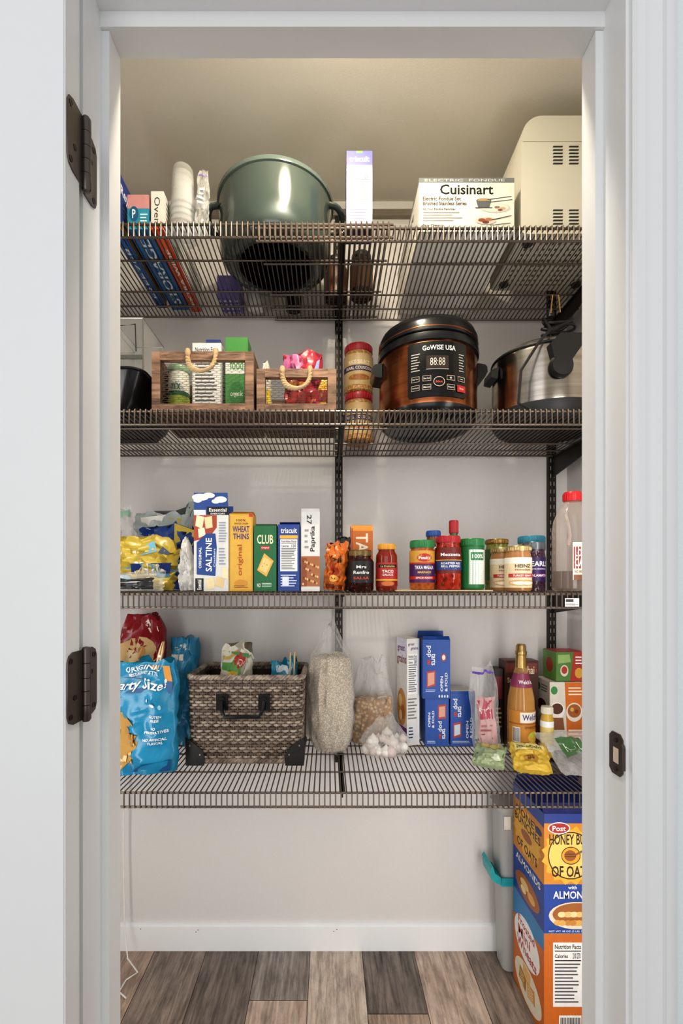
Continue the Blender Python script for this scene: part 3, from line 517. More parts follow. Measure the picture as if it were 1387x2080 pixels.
carton('saltine_box','white and blue saltine cracker box, tallest with open flap, on third shelf',393,465,1047,D3,z3,.06,'#dbdad7',{'F':[
 ('p',[(0,66),(0,100),(66,100),(66,84),(50,74),(20,68)],'#a84632'),('p',[(4,86),(24,82),(30,98),(8,100)],'#f0dfbb'),('p',[(34,82),(54,84),(52,99),(30,97)],'#ead5a8'),('p',[(14,70),(34,74),(30,84),(12,82)],'#f3e6c8'),('p',[(8,22),(62,20),(66,58),(62,76),(36,76),(8,64)],'#23488c'),('t','SALTINE',34,26,52,70,WHITE,90),('t','ORIGINAL',14,30,22,58,WHITE,90),('t','Crackers',56,32,62,56,'#cfe0f4',90),('p',[(4,0),(28,0),(28,17),(4,17)],'#1b1b1b'),('t','Essential',10,2,22,15,WHITE,90),('p',[(36,2),(60,4),(58,18),(36,16)],'#ecd9ae'),('p',[(60,8),(84,4),(88,16),(66,20)],'#e3cb98'),('p',[(80,18),(98,16),(98,30),(82,32)],'#f0dfbb'),('l',72,64,95,92,8,'#8d9aaf'),('l',72,34,92,58,6,'#8d9aaf')],'R':[]},
 flap=(M('#2a4f94'),.055,[(.002,-.006,1),(.058,.062,.6)]),fspec=[('c',20,80,24,16,WHITE),('c',44,88,18,12,WHITE),('c',78,70,18,14,WHITE),('c',64,62,12,10,WHITE),('c',12,66,12,10,WHITE),('r',38,0,100,38,'#1b1b1b'),('t','Essential',44,16,94,32,WHITE),('t','EVERYDAY',48,4,90,11,WHITE),('r',0,0,34,24,'#dfe3ea')])
carton('wheat_cracker_box','golden yellow wheat cracker box standing between saltine and green boxes',465,514,1044,D3,z3,.055,'#cf9f38',{'F':[('r',6,2,94,98,'#dcae4a'),('t','100%',30,90,70,93,'#6b3c1c'),('t','WHOLE GRAIN',20,86,80,88.5,'#6b3c1c'),('t','WHEAT',14,76,86,84,'#3a2c78'),('t','THINS',16,67,84,74.5,'#3a2c78'),('t','original',34,20,60,60,'#b5541c',90),('c',50,10,30,5,'#d0943a'),('r',84,96,100,100,'#c5322a'),('l',20,4,80,8,2,'#8a5a2a')]},flap=(M('#d9b86a'),.008,[(.05,.02,1)]))
carton('green_cracker_box','green cracker box with buttery square cracker picture',515,562,1068,D3,z3,.055,'#1f6a3e',{'F':[('t','CLUB',14,72,86,86,'#f2e8c4'),('r',30,63,70,69,'#b5322a'),('t','Original',33,64.5,67,67.5,WHITE),('p',[(14,32),(56,22),(88,46),(46,58)],'#dfae54'),('p',[(22,34),(54,27),(79,45),(47,53)],'#eccb84'),('c',46,42,2,1,'#b5803a'),('c',58,40,2,1,'#b5803a'),('c',38,38,2,1,'#b5803a'),('t','NO',14,6,30,12,WHITE),('l',36,6,90,13,3,'#cfe8cf')]},flap=(M('#c9c4b0'),.006,[(.05,.02,1)]))
carton('blue_cracker_box','blue woven cracker box with nutrition panel on third shelf',564,609,1066,D3,z3,.055,'#26458f',{'F':[('t','triscuit',12,87,88,95,WHITE),('r',8,79,92,84,'#e9b23c')]+nf(10,30,90,78)+[('l',12,6,88,26,5,'#cdd6ee'),('r',20,8,50,22,'#dfe6f5')]},flap=(M('#1c3a8a'),.01,[(.05,.03,1)]))
carton('paprika_cracker_box','slim white seeded cracker box with vertical lettering',611,650,1040,D3,z3,.05,'#dfdeda',{'F':[('t','27',30,84,56,96,'#2b2b2b',-90),('t','Paprika',48,50,80,82,'#2b2b2b',90),('l',18,52,40,80,4,'#999999'),('r',0,6,100,44,'#a8683c'),('r',0,6,30,42,'#8e4a28')]+[('c',10+ (i*37)%84,9+(i*17)%33,5,1.6,['#e3c08a','#7a3a20','#d9a65c'][i%3]) for i in range(26)]},flap=(M('#f3f2ee'),.01,[(0.0,-.012,.6),(.05,.03,1)]))
bag('orange_snack_bag','small orange tortilla snack bag between cracker boxes and salsa',PX(678,1.15),1.17,z3,.056,.118,.04,M('#cc6f2a',.3),[('p',[(10,90),(60,98),(30,60)],'#2b1c14'),('c',50,40,28,18,'#a53c1c'),('c',45,25,20,8,'#f0b85a'),('t','Tortilla',20,60,80,74,'#2b1c14'),('r',10,4,90,12,'#7a3418')],rot=(0,.08,0),wr=.010,seed=25,bot=.8,topn=.03)
bag('black_snack_bag','thin black and white bag tucked behind the orange snack bag',PX(700,1.23)-.004,1.235,z3,.04,.14,.02,M('#2b2a2a',.3),[('r',20,20,40,90,'#dcd9d2')],wr=.005,seed=26)
carton('taco_shell_box','orange taco shell box standing behind the dark salsa jar',712,758,1068,1.24,z3,.05,'#d0742a',{'F':[('r',0,92,100,100,'#f0a23c'),('t','TACO',22,25,78,88,'#f7efd9',-90),('r',3,4,8,96,'#b9571c')]})
jar('salsa_jar','dark red salsa jar with black label and dark gold lid',705,759,1116,1.17,z3,M('#4a1812',.08,0,'chunk','#2b0c08',90.),M('#7a6640',.3,.7),[('p',[(20,20),(50,80),(80,20)],'#3a3a3a'),('t','Mrs',40,66,60,80,'#e2ded6'),('t','SALSA',34,16,66,28,'#d8472c'),('t','Renfro',34,40,66,56,'#e9e6df'),('l',36,4,64,12,2,'#8a8a86')],labcol='#16181a',lz=(.2,.72))
jar('taco_sauce_jar','slim taco sauce jar with yellow lid and red label',763,807,1104,1.175,z3,M('#7e2414',.08),M('#d89a2e',.35),[('r',0,30,100,100,'#ad2c26'),('r',25,78,75,92,'#1c1c1c'),('t','La Preferida',32,81,68,88,'#e9c05a'),('t','TACO',36,57,64,69,WHITE),('t','SAUCE',37,44,63,53,WHITE),('r',0,24,100,30,'#e9b23c'),('c',50,12,16,10,'#c9702c')],neck=.76,labcol='#8e1f1a',lz=(.1,.6),lh=.014)
b=MB(); b.box(.168,.410,1.135,1.33,S3+.0006,S3+.0036,M('#d9c7a8',.7)); b.box(.168,.410,1.1345,1.135,S3+.0006,S3+.0036,'#c4b08c'); tag(b.build('cardboard_sheet'),'thin beige cardboard sheet lying under the middle jars','cardboard')
zj=S3+.0037
jar('curry_sauce_jar','squat simmer sauce jar with green lid and purple label',0,0,1096,1.175,zj,M('#8a4018',.1,0,'chunk','#b5622a',90.),M('#2a7a44',.4),[('r',0,62,100,100,'#c9983c'),('c',50,78,16,13,'#b52c26'),('t',"Patak's",39,73,61,82,WHITE),('r',0,58,100,63,'#b52c26'),('t','TIKKA MASALA',29,42,71,53,WHITE),('t','MARINADE',36,29,64,36,'#e9c05a'),('r',0,10,100,20,'#b52c26'),('t','SPICE PASTE',32,12.5,68,17.5,WHITE)],labcol='#47205c',x=PX(857,1.175),r=.032,lz=(.14,.78),neck=.9,lh=.02)
jar('roasted_pepper_jar','tall roasted red pepper jar with red lid and blue green label',0,0,1087,1.17,zj,M('#5e140c',.06,0,'chunk','#a8301c',70.),redlid,[('p',[(16,50),(84,50),(84,80),(67,90),(50,96),(33,90),(16,80)],'#2a7a46'),('p',[(18,64),(82,64),(82,80),(18,80)],'#b52c26'),('t','Mezzetta',28,66,72,78,WHITE),('r',14,12,86,48,'#2b3f78'),('t','ROASTED RED',29,34,71,42,WHITE),('t','BELL PEPPERS',29,23,71,31,WHITE),('l',36,14,64,20,2,'#cfd6e8'),('r',14,49,86,52,'#e9b23c')],labcol='#6a1a10',x=PX(910,1.17),r=.0325,lz=(.30,.78),neck=.88,lh=.018)
jar('parmesan_canister','tall green grated cheese canister with green lid',0,0,1093,1.18,zj,M('#1d6a38',.35),M('#22733e',.35),[('r',36,8,94,92,'#e2e8dc'),('l',40,12,72,60,10,'#4a7a5c'),('r',40,66,72,86,'#2b7a44'),('t','100%',43,71,69,81,WHITE)],labcol='#1d6a38',x=PX(958,1.18),r=.0305,lz=(.04,.84),neck=.97,lh=.02,cat='canister')
jar('blue_lid_jar','jar with blue lid peeking out behind curry and pepper jars',0,0,1077,1.275,zj,M('#7a4a2a',.2),M('#2c59a5',.35),[('r',0,40,100,80,'#e2ddcf'),('r',0,80,100,92,'#c5322a')],x=PX(880,1.275),r=.0215,neck=.85)
jar('hot_sauce_bottle','slender red capped hot sauce bottle behind the pepper jar',0,0,1056,1.275,zj,M('#2a7a44',.15),M('#b91f22',.35),[('r',0,20,100,80,'#2f8a4c')],x=PX(920,1.275)+.002,r=.0165,neck=.66,lh=.036,cat='bottle')
jar('olive_jar','green olive jar with gold lid behind the gravy jars',0,0,1094,1.285,z3,M('#4c5a1c',.08,0,'chunk','#7c8030',110.),M('#8a6a34',.3,.6),[('p',[(16,26),(84,26),(84,72),(67,80),(50,84),(33,80),(16,72)],'#b52c26'),('t','Del Monte',32,46,68,60,'#f2d24a'),('l',34,30,66,42,2,WHITE)],labcol='#3c5a26',x=PX(1009,1.285),r=.0315,neck=.93,lh=.014,lz=(.2,.8))
gj=M('#a8784a',.15); goldlid=M('#b9a070',.3,.6)
gs=[('r',0,80,100,100,'#e9e4d6'),('p',[(14,50),(86,50),(80,84),(65,91),(50,94),(35,91),(20,84)],'#b5302a'),('p',[(17,53),(83,53),(77,81),(64,87),(50,90),(36,87),(23,81)],'#f2eee2'),('t','HEINZ',34,66,66,77,'#3a3026'),('t','HomeStyle',34,55,66,62,'#8e2a1e'),('r',20,34,80,46,'#b5322a'),('t','TURKEY GRAVY',30,36.5,70,43.5,WHITE),('c',50,16,30,10,'#c99a64'),('c',42,15,12,6,'#efe3c8'),('c',60,15,12,6,'#efe3c8')]
jar('gravy_jar','front gravy jar with cream label facing forward beside olives',0,0,1108,1.145,z3,gj,goldlid,gs,x=PX(1052,1.145),r=.032,lz=(.08,.74),neck=.9,lh=.013,group='gravy jars',labcol='#dccba8')
jar('gravy_jar','rear gravy jar half hidden behind the front gravy jar',0,0,1112,1.216,z3,gj,goldlid,gs,x=PX(1020,1.216),r=.031,lz=(.08,.74),neck=.9,lh=.013,group='gravy jars',labcol='#dccba8')
jar('kalamata_olive_jar','dark olive jar with silver lid next to the syrup jug',0,0,1100,1.198,z3,M('#2b1a24',.06,0,'chunk','#4a3040',130.),M('#6e7478',.3,.6),[('t','PEARLS',24,62,76,84,WHITE),('t','Specialties',30,46,70,56,'#d9c9e8'),('r',16,16,84,32,'#7a2a6a'),('t','KALAMATA',28,19,72,29,WHITE)],labcol='#37245c',x=.5405,r=.028,lz=(.2,.68),neck=.92,lh=.02)
jar('teal_lid_jar','jar with teal lid behind the dark olive jar',0,0,1087,1.268,z3,M('#c9b89a',.2),M('#3b8fa8',.35),[('r',0,40,100,60,'#3b8fa8')],x=.565,r=.036,neck=.93,lh=.02)
# syrup jug
jx,jy=.6145,1.148
t=thing('syrup_jug','clear syrup jug with red cap at right end of third shelf','bottle',(jx,jy,z3+.0006))
b=MB(); b.lathe([(.042,0),(.0485,.005),(.0485,.06),(.0485,.10),(.047,.108),(.0485,.116),(.0485,.15),(.045,.175),(.036,.198),(.025,.216),(.0185,.225),(.0185,.232)],M('#c9b8ac',.08,0,'film',sc=80.),40,sy=.8); b.build('bottle_body',t)
b=MB(); b.lathe([(.0395,.003),(.0455,.008),(.0455,.050),(0,.050)],M('#2e100c',.1),40,sy=.8); b.build('syrup',t)
b=MB(); b.lathe([(.0205,.226),(.0215,.228),(.0215,.245),(.019,.249),(0,.250)],M('#c8262c',.35),28)
for i in range(24): a=2*pi*i/24; b.box(.0215*math.cos(a)-.0006,.0215*math.cos(a)+.0006,.0215*math.sin(a)-.0006,.0215*math.sin(a)+.0006,.228,.244,M('#c8262c',.35))
b.build('cap',t)
b=MB(); b.tube([(-.036,-.034,.19),(-.030,-.037,.165),(-.026,-.038,.135),(-.030,-.037,.112)],.004,M('#c9b8ac',.1,0,'film',sc=140.),8); b.build('moulded_handle',t)
W=.11;R=.0492
fn=lambda u,v,l:((R+l)*math.cos(-pi/2+(u-W/2)/R+.42),(R+l)*.8*math.sin(-pi/2+(u-W/2)/R+.42),.028+v)
b=MB(); b.pr(fn,W,.092,[('r',14,0,86,100,'#ded7c8'),('r',16,30,86,88,'#8e1f1b'),('t','LOG',19,62,40,82,WHITE),('t','CABIN',18,36,56,57,WHITE),('t','NO HIGH FRUCTOSE',18,18,62,26,'#7a2a1e'),('r',16,0,86,14,'#7a4a2c')],lift=.0008,flat=False); b.build('paper_label',t)
# ================= LOWEST SHELF
z4=S4
tb=M('#2288b0',.22); chip=['#cfa552','#dcb878','#c0914a','#e0c68c','#d2ac60']
chips=[]
R_=random.Random(4)
for i in range(26):
    cx_,cy_=R_.uniform(24,54),R_.uniform(8,52)
    if cx_-24+abs(cy_-26)*.9>34: cx_-=14
    a=R_.uniform(0,6.28)
    for q_,col_ in((8.3,'#a88040'),(7.6,chip[i%5])): chips.append(('p',[(cx_+q_*math.cos(a+k*1.0472)*(1 if k%2 else .62),cy_+q_*.85*math.sin(a+k*1.0472)*(1 if k%2 else .62)) for k in range(6)],col_))
bag('tortilla_chip_bag','large blue party size tortilla chip bag left of the basket',-.512,1.212,z4,.232,.290,.08,tb,[
 ('p',[(4,8),(40,6),(54,16),(60,32),(54,46),(42,56),(4,58)],'#b88c44')]+chips+[
 ('p',[(2,86),(96,80),(96,97),(2,98)],'#cf8c28'),('t','ORIGINAL',42,90,84,95.5,WHITE),('t','RESTAURANT STYLE',46,86.5,80,88.8,WHITE),('p',[(2,72),(50,74),(96,68),(96,80),(50,86),(2,86)],'#1c5588'),('t','Party Size!',30,74.5,88,84,WHITE),('c',76,62,2.4,2,'#e9f2f6'),('c',68,66,2,1.6,'#e9f2f6'),('c',85,60,2.4,2,'#9fd0e4'),
 ('t','GLUTEN',72,50,86,52.5,WHITE),('t','FREE',75,46.5,84,49,WHITE),('t','NO',77,40,82,42.5,WHITE),('t','PRESERVATIVES',66,36.5,93,39,WHITE),('t','NO ARTIFICIAL',66,30,93,32.5,WHITE),('t','FLAVORS',72,26.5,89,29,WHITE),('p',[(50,3),(96,2),(96,12),(64,10)],'#1c5588')],rot=(-.06,-.02,.03),wr=.011,seed=31,bot=.75,topt=.25,taper=(.8,.9),topn=.02)
bag('red_chip_bag','red snack bag at back left behind the blue chip bag',-.583,1.395,z4,.15,.405,.10,M('#8e2028',.25),[('c',50,72,38,12,'#d0ae78'),('c',70,92,10,3,'#e9e4d8'),('p',[(12,83),(90,87),(90,91),(12,87)],'#dcd1bc'),('c',40,70,14,5,'#e4ca98'),('c',62,74,10,4,'#c08c4a'),('c',66,66,8,3,'#dcbc84')],rot=(0,.05,0),wr=.018,seed=33,topt=.25,taper=(.8,.6))
bag('blue_chip_bag','crumpled light blue chip bag behind the basket corner',-.450,1.43,z4,.082,.335,.06,M('#3a90b6',.25),[('t','chips',20,88,80,94,WHITE),('r',8,80,60,85,'#e9e4d8')],wr=.014,seed=35,topt=.4)
b=MB(); 
for s in(-1,1): b.prism([(s*.001,0),(s*.006,0),(s*.0055,.05),(s*.002,.075),(s*.001,.075)],-.005,.005,M('#d9b98a',.6,0,'p'))
b.lathe([(.0035,-.006),(.0035,.006)],M('#9a9a98',.3,.9),10,(0,0,.035),axis='y'); tag(b.build('clothespin',None,(-.462,1.232,CZ-.222),(.1,.25,0)),'wooden clothespin clipped on the big blue chip bag top','clothespin')
# basket
bxa,bxb,bya,byb=-.396,-.066,1.256,1.482; bh=.248; zb=z4+.0012
t=thing('wicker_basket','brown woven wicker basket with black handle on lowest shelf','basket',((bxa+bxb)/2,bya,zb))
def per(s,fl,r=.022):
    cx,cy=(bxa+bxb)/2,(bya+byb)/2; hx,hy=(bxb-bxa)/2-.006-fl,(byb-bya)/2-.006-fl
    segs=[2*(hx-r),pi*r/2,2*(hy-r),pi*r/2]*2; L=sum(segs); q=(s%1)*L; k=0
    while q>segs[k]: q-=segs[k];k+=1
    cs=[(cx-hx+r,cy-hy+r),(cx+hx-r,cy-hy+r),(cx+hx-r,cy+hy-r),(cx-hx+r,cy+hy-r)]
    dirs=[(1,0),(0,1),(-1,0),(0,-1)]; c=k//2
    if k%2==0:
        d=dirs[c]; n=(d[1],-d[0]); p=cs[c]; return (p[0]+n[0]*r+d[0]*q,p[1]+n[1]*r+d[1]*q),n
    d=dirs[c]; a0=math.atan2(-d[0],d[1]); a=a0+q/r; p=cs[(c+1)%4]; n=(math.cos(a),math.sin(a)); return (p[0]+n[0]*r,p[1]+n[1]*r),n
wk=[M('#97877a',.5,0,'p','#64564a',40.),M('#b5a696',.5,0,'p','#7c6d60',55.),M('#766659',.5,0,'p','#4b4037',35.)]
b=MB(t); NS=84; NR=28
for k in range(NR):
    zz=zb+.012+k*(bh-.03)/(NR-1); fl=.005*(1-k/NR); pts=[]
    for i in range(NS*4):
        (x,y),n=per(i/(NS*4),fl); o=.0030*math.sin(2*pi*(i/4)/2+pi*k) ; pts.append((x+n[0]*o,y+n[1]*o,zz+.0008*mn.noise(Vector((i*.2,k,0)))))
    b.tube(pts,.0037,wk[k%3 if k%4 else 1],6,True,ry=.0023)
b.build('woven_wall',t)
b=MB(t)
for i in range(NS):
    (x,y),n=per((i+.5)/NS,.005); (x2,y2),n=per((i+.5)/NS,.0); b.tube([(x,y,zb+.004),(x2,y2,zb+bh-.01)],.0020,wk[2],5)
b.build('stakes',t)
for j,(zz,off,nm) in enumerate(((zb+bh-.006,-.001,'braided_rim'),(zb+.0092,.004,'braided_base'))):
    b=MB(t)
    for ph in(0,2*pi/3,4*pi/3):
        pts=[]
        for i in range(240):
            (x,y),n=per(i/240,off); a=ph+2*pi*34*i/240; pts.append((x+n[0]*.0042*math.cos(a),y+n[1]*.0042*math.cos(a),zz+.0042*math.sin(a)))
        b.tube(pts,.0042,wk[(j+1)%2],6,True)
    b.build(nm,t)
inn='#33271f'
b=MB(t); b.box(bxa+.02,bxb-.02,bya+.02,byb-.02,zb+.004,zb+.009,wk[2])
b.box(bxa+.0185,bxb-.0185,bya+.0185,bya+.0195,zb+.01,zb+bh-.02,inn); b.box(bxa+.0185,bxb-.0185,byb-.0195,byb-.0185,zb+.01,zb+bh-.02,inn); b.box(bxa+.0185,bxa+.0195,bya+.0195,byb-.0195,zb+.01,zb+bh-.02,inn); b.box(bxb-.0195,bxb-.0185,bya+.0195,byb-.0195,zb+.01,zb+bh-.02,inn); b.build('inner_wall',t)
hm=M('#1b1a1a',.35,.5)
b=MB(t); hx=(bxa+bxb)/2-.004; yy=bya-.002; zz=zb+.175
for s in(-1,1): b.prism([(hx+s*.058-.016,zz-.022),(hx+s*.058+.016,zz-.022),(hx+s*.058+.016,zz+.022),(hx+s*.058-.016,zz+.022)],yy-.002,yy+.003,hm); b.lathe([(.0,yy-.008),(.006,yy-.006),(.007,yy)],hm,12,(hx+s*.058,0,zz),axis='y'); b.lathe([(.008,yy-.007),(.008,yy)],hm,12,(hx+s*.058,0,zz+.008),axis='y')
b.tube([(hx-.058,yy-.006,zz+.005),(hx-.056,yy-.016,zz-.018),(hx-.046,yy-.02,zz-.034),(hx+.046,yy-.02,zz-.034),(hx+.056,yy-.016,zz-.018),(hx+.058,yy-.006,zz+.005)],.0055,hm,8); b.build('metal_handle',t)
lea=M('#1d1b1a',.5,0,'leather',sc=200.)
for s in(-1,1):
    b=MB(t); xe=bxa-.001 if s<0 else bxb+.001; q=1 if s<0 else -1
    def cp(a,b_): return (xe+q*(.004-.0015*b_/.075)+q*a,zb+b_)
    b.prism([cp(0,.0),cp(.05,.0),cp(.052,.02),cp(.046,.042),cp(.022,.062),cp(0,.078)],bya-.0008,bya+.0035,lea); b.box(min(xe+q*.003,xe+q*.006),max(xe+q*.003,xe+q*.006),bya,bya+.05,zb,zb+.06,lea)
    for a_,c_ in((.012,.055),(.04,.03)):
        p=cp(a_,c_); b.lathe([(0,bya-.0025),(.0025,bya-.002),(.003,bya-.0008)],M('#8a8580',.3,.8),10,(p[0],0,p[1]),axis='y')
    b.build('leather_corner',t)
zi=zb+.0095
bag('granola_snack_bag','white and green snack bag with red logo standing in basket',PX(458,1.34),1.34,zi,.09,.305,.05,M('#d0cbba',.3),[('p',[(5,94),(95,98),(95,88)],'#4a7a3a'),('r',5,76,80,84,'#5c9a48'),('c',66,84,18,5,'#b5322a'),('t','KO',56,82,76,86,WHITE),('r',30,70,70,76,'#e4c24a'),('r',10,87,50,90,'#b9a24a')],rot=(-.05,.12,-.1),wr=.014,seed=41,topt=.3,topn=.03)
bag('teal_snack_bag','teal snack bag poking up at right side of basket',PX(572,1.40)+.008,1.40,zi,.08,.255,.04,M('#2f8fae',.25),[('r',20,86,80,94,'#d9e6ea'),('r',0,60,100,70,'#c9a23c')],wr=.010,seed=43,topt=.4,topn=.03)
b=MB(); 
for s in(0,.011): b.tube([(s,0,0),(s*1.2+.006,.03,.285)],.0024,M('#d3b88c',.6),6)
tag(b.build('wooden_chopsticks',None,(PX(592,1.4)-.006,1.33,zi+.003)),'pair of wooden chopsticks leaning in the basket corner','chopsticks')
oat=M('#f2eadb',.8,0,'flake','#b5a48c',240.)
bag('oat_bag','tall clear plastic bag filled with rolled oats in shelf centre',.007,1.372,z4,.122,.380,.095,FILM,None,wr=.010,seed=51,fill=(oat,.73,'rolled_oats'),taper=(.74,.12),bot=.55,topn=.03,shrink=-.14,foot=.68)
flk=M('#e8cc9c',.7,0,'flake','#a07444',90.)
bag('cereal_bag','clear bag of golden cereal flakes behind small white bag',PX(757,1.44)-.002,1.442,z4,.140,.265,.072,FILM,[('l',60,55,90,66,3,'#9a9a98')],wr=.013,seed=53,fill=(flk,.52,'cereal_flakes'),taper=(.55,.5),bot=.8,topn=.03)
bag('garlic_bag','small clear bag of white garlic bulbs in front of cereal bag',PX(783,1.35)-.003,1.340,z4,.130,.110,.08,FILM,None,wr=.008,seed=55,lumps=([M('#f0ebe2',.5),M('#e2d8d0',.5),M('#d8c8c0',.5)],30,.0155,.5,'garlic_bulbs'),taper=(.5,.3),bot=.8,shrink=-.06,foot=.85)
carton('tall_cereal_box','tall white cereal box with purple and wheat side turned left',0,0,1298,1.418,z4,.072,'#dddbd5',{'F':[('t','great',10,93,60,96,'#6b2f7a'),('t','grains',30,89,90,92.5,'#6b2f7a'),('r',85,0,100,100,'#dfe2ea')]+nf(8,48,84,86,'200')+[('l',8,24,80,45,7,'#777777'),('r',10,4,60,20,'#d4dce6'),('l',14,6,56,18,4,'#333333')],'L':[('r',0,78,100,100,'#dcd8e6'),('t','great',10,86,80,93,'#6b2f7a'),('t','grains',4,74,96,84,'#8a3f2a'),('c',50,34,44,18,'#c98f4a'),('c',36,40,16,6,'#e9c98a'),('c',64,30,18,7,'#a5622e'),('c',40,26,14,5,'#f0d8a8'),('r',0,2,100,16,'#7a2f8a'),('t','PECANS',10,6,90,12,WHITE)]},rz=math.radians(17),x0=.242,w=.043,cols={'T':M('#dcd8cf')})
PG='blue toaster pastry boxes'; pb='#2352a2'
def logo(x,y,w,h): return [('t','pop',x,y+h*.46,x+w*.46,y+h,WHITE,-90),('t','tarts',x+w*.5,y+.08*h,x+w*.92,y+h*.62,WHITE,-90),('r',x+w*.12,y+h*.1,x+w*.38,y+h*.34,'#b53a34')]
def pop(lay):
    if lay==0: return [('r',0,0,100,9,'#1d4a94')]+logo(12,54,38,36)+[('p',[(14,18),(46,22),(46,48),(14,46)],'#b5403a'),('p',[(18,21),(42,25),(42,45),(18,43)],'#d8a08c'),('t','OPEN',64,12,74,38,WHITE,90),('t','& FOLD',80,12,90,44,WHITE,90),('l',10,11,50,16,2,'#cfdaf0'),('c',76,70,9,7,'#b53a34'),('c',76,70,6,4.5,'#f0e8dc')]+[('c',60+k*10,4,3,2.5,'#cfdaf0') for k in range(4)]
    if lay==1: return [('t','OPEN',12,40,22,70,WHITE,90),('t','& FOLD',28,38,38,74,WHITE,90),('p',[(54,56),(88,58),(88,88),(54,86)],'#b5403a'),('p',[(58,60),(84,62),(84,84),(58,82)],'#d8a08c')]+logo(54,12,36,40)+[('l',8,5,48,12,2,'#cfdaf0')]
    return logo(10,50,40,36)+[('p',[(12,14),(44,18),(44,44),(12,42)],'#b5403a'),('p',[(16,18),(40,22),(40,40),(16,38)],'#c8d8e0'),('t','OPEN',64,14,74,46,WHITE,90),('t','& FOLD',80,14,90,52,WHITE,90),('l',8,5,90,10,2,'#cfdaf0'),('r',0,95,100,100,'#1d4a94')]
side={'L':M('#24509c'),'R':M('#24509c'),'T':M('#d8d2c2')}
carton('pastry_box','lower left blue pastry box under the opened one',863,912,1419,1.41,z4,.075,pb,{'F':pop(1)},cols=side,group=PG)
carton('pastry_box','blue pastry box on shelf, right of the two stacked ones',914,965,1404,1.41,z4,.075,pb,{'F':pop(2)},cols=side,group=PG)
zt=PZ(1419,1.41)+.0018
carton('pastry_box','opened blue pastry box stacked on another with flaps up',858,915,1300,1.40,zt,.085,pb,{'F':pop(0)},cols={'L':M('#24509c'),'R':M('#24509c'),'T':M('#5a3a2c')},group=PG,flap=(M('#1f4a98'),.02,[(0,.01,.5),(.085,.082,1)]))
bag('freezer_bag','clear zip freezer bag with purple seal holding pink packet',.472,1.352,z4,.088,.255,.035,FILM,[('r',14,10,80,66,'#c8a2a0'),('r',18,40,70,62,'#ad4759'),('t','Snack',22,46,64,54,WHITE),('r',2,92,96,94.5,'#6a4ab0'),('l',22,15,70,35,4,'#a06060')],rot=(-.04,-.05,.1),wr=.010,seed=61,taper=(.75,.7))
carton('chai_tea_box','dark brown tea box behind the juice bottle',1024,1094,1336,1.425,z4,.05,'#4e2c22',{'F':[('r',4,86,96,97,'#7a3c30'),('t','Chai',54,84,88,94,'#e4cfae'),('t','Spiced',8,72,48,80,'#d9bb90'),('c',50,45,28,12,'#a5652e'),('l',20,10,80,26,4,'#b58a64')]},cols={'L':M('#3a1c16'),'T':M('#6b4236')},h=.262)
carton('narrow_tea_box','narrow black tea box standing left of brown tea box',1004,1022,1370,1.432,z4,.05,'#2a1a1a',{'F':[('r',10,60,90,90,'#6b1f2a'),('l',15,20,85,50,5,'#b59a7a')]},h=.235)
# juice bottle
bx,by=.578,1.368
t=thing('juice_bottle','tall golden sparkling juice bottle with foil neck','bottle',(bx,by,z4+.0006))
b=MB(); b.lathe([(.034,0),(.0385,.005),(.0395,.02),(.0395,.13),(.037,.165),(.030,.20),(.021,.235),(.0155,.255)],M('#f0c070',.04,0,'film',sc=90.,coat=1.),36); b.build('bottle_body',t)
b=MB(); b.lathe([(.033,.003),(.0375,.008),(.0375,.13),(.035,.165),(.028,.20),(.020,.228),(0,.228)],M('#a96c1c',.2),36); b.build('juice',t)
foil=M('#b89a62',.28,.85)
b=MB(); b.lathe([(.0165,.252),(.016,.27),(.0145,.29),(.0165,.292),(.0165,.300),(.0145,.303),(.014,.316),(.011,.322),(0,.323)],foil,28); b.build('foil_neck',t)
b=MB(); b.lathe([(.0217,.236),(.0235,.228),(.0305,.200),(.0315,.196)],M('#8e3a5a',.35),36); b.pr(lambda u,v,l:((.0285+l-(v-.02)*.25)*math.cos(-pi/2+(u-.03)/.028),(.0285+l-(v-.02)*.25)*math.sin(-pi/2+(u-.03)/.028),.197+v),.06,.036,[('t',"Welch's",22,30,78,62,WHITE)],lift=.003,flat=False); b.build('neck_label',t)
W=.15;R=.0398; fn=lambda u,v,l:((R+l)*math.cos(-pi/2+(u-W/2)/R),(R+l)*math.sin(-pi/2+(u-W/2)/R),.03+v)
b=MB(); b.pr(fn,W,.10,[('r',14,0,86,100,'#c08230'),('r',14,60,86,64,'#99592a'),('r',38,66,86,96,'#e6e0d2'),('t',"Welch's",42,73,82,91,'#3a2c7c'),('t','SPARKLING',46,48,80,56,'#7a3a1c'),('r',24,8,38,52,WHITE)]+[('r',25+i*1.8,10,25.8+i*1.8,50,BLK) for i in range(7)]+[('c',66,24,14,16,'#e0b44a'),('c',62,30,6,8,'#c8d04a')],lift=.0006,flat=False); b.build('paper_label',t)
jar('spice_bottle','small yellow bottle with pale cap beside the juice bottle',0,0,0,1.33,z4,M('#c8a23c',.3),M('#dcd6c4',.4),[('r',0,20,100,80,'#e0ca7a'),('l',25,30,75,70,4,'#7a6a3a')],x=.638,r=.018,h=.145,neck=.8,lh=.02,cat='bottle')
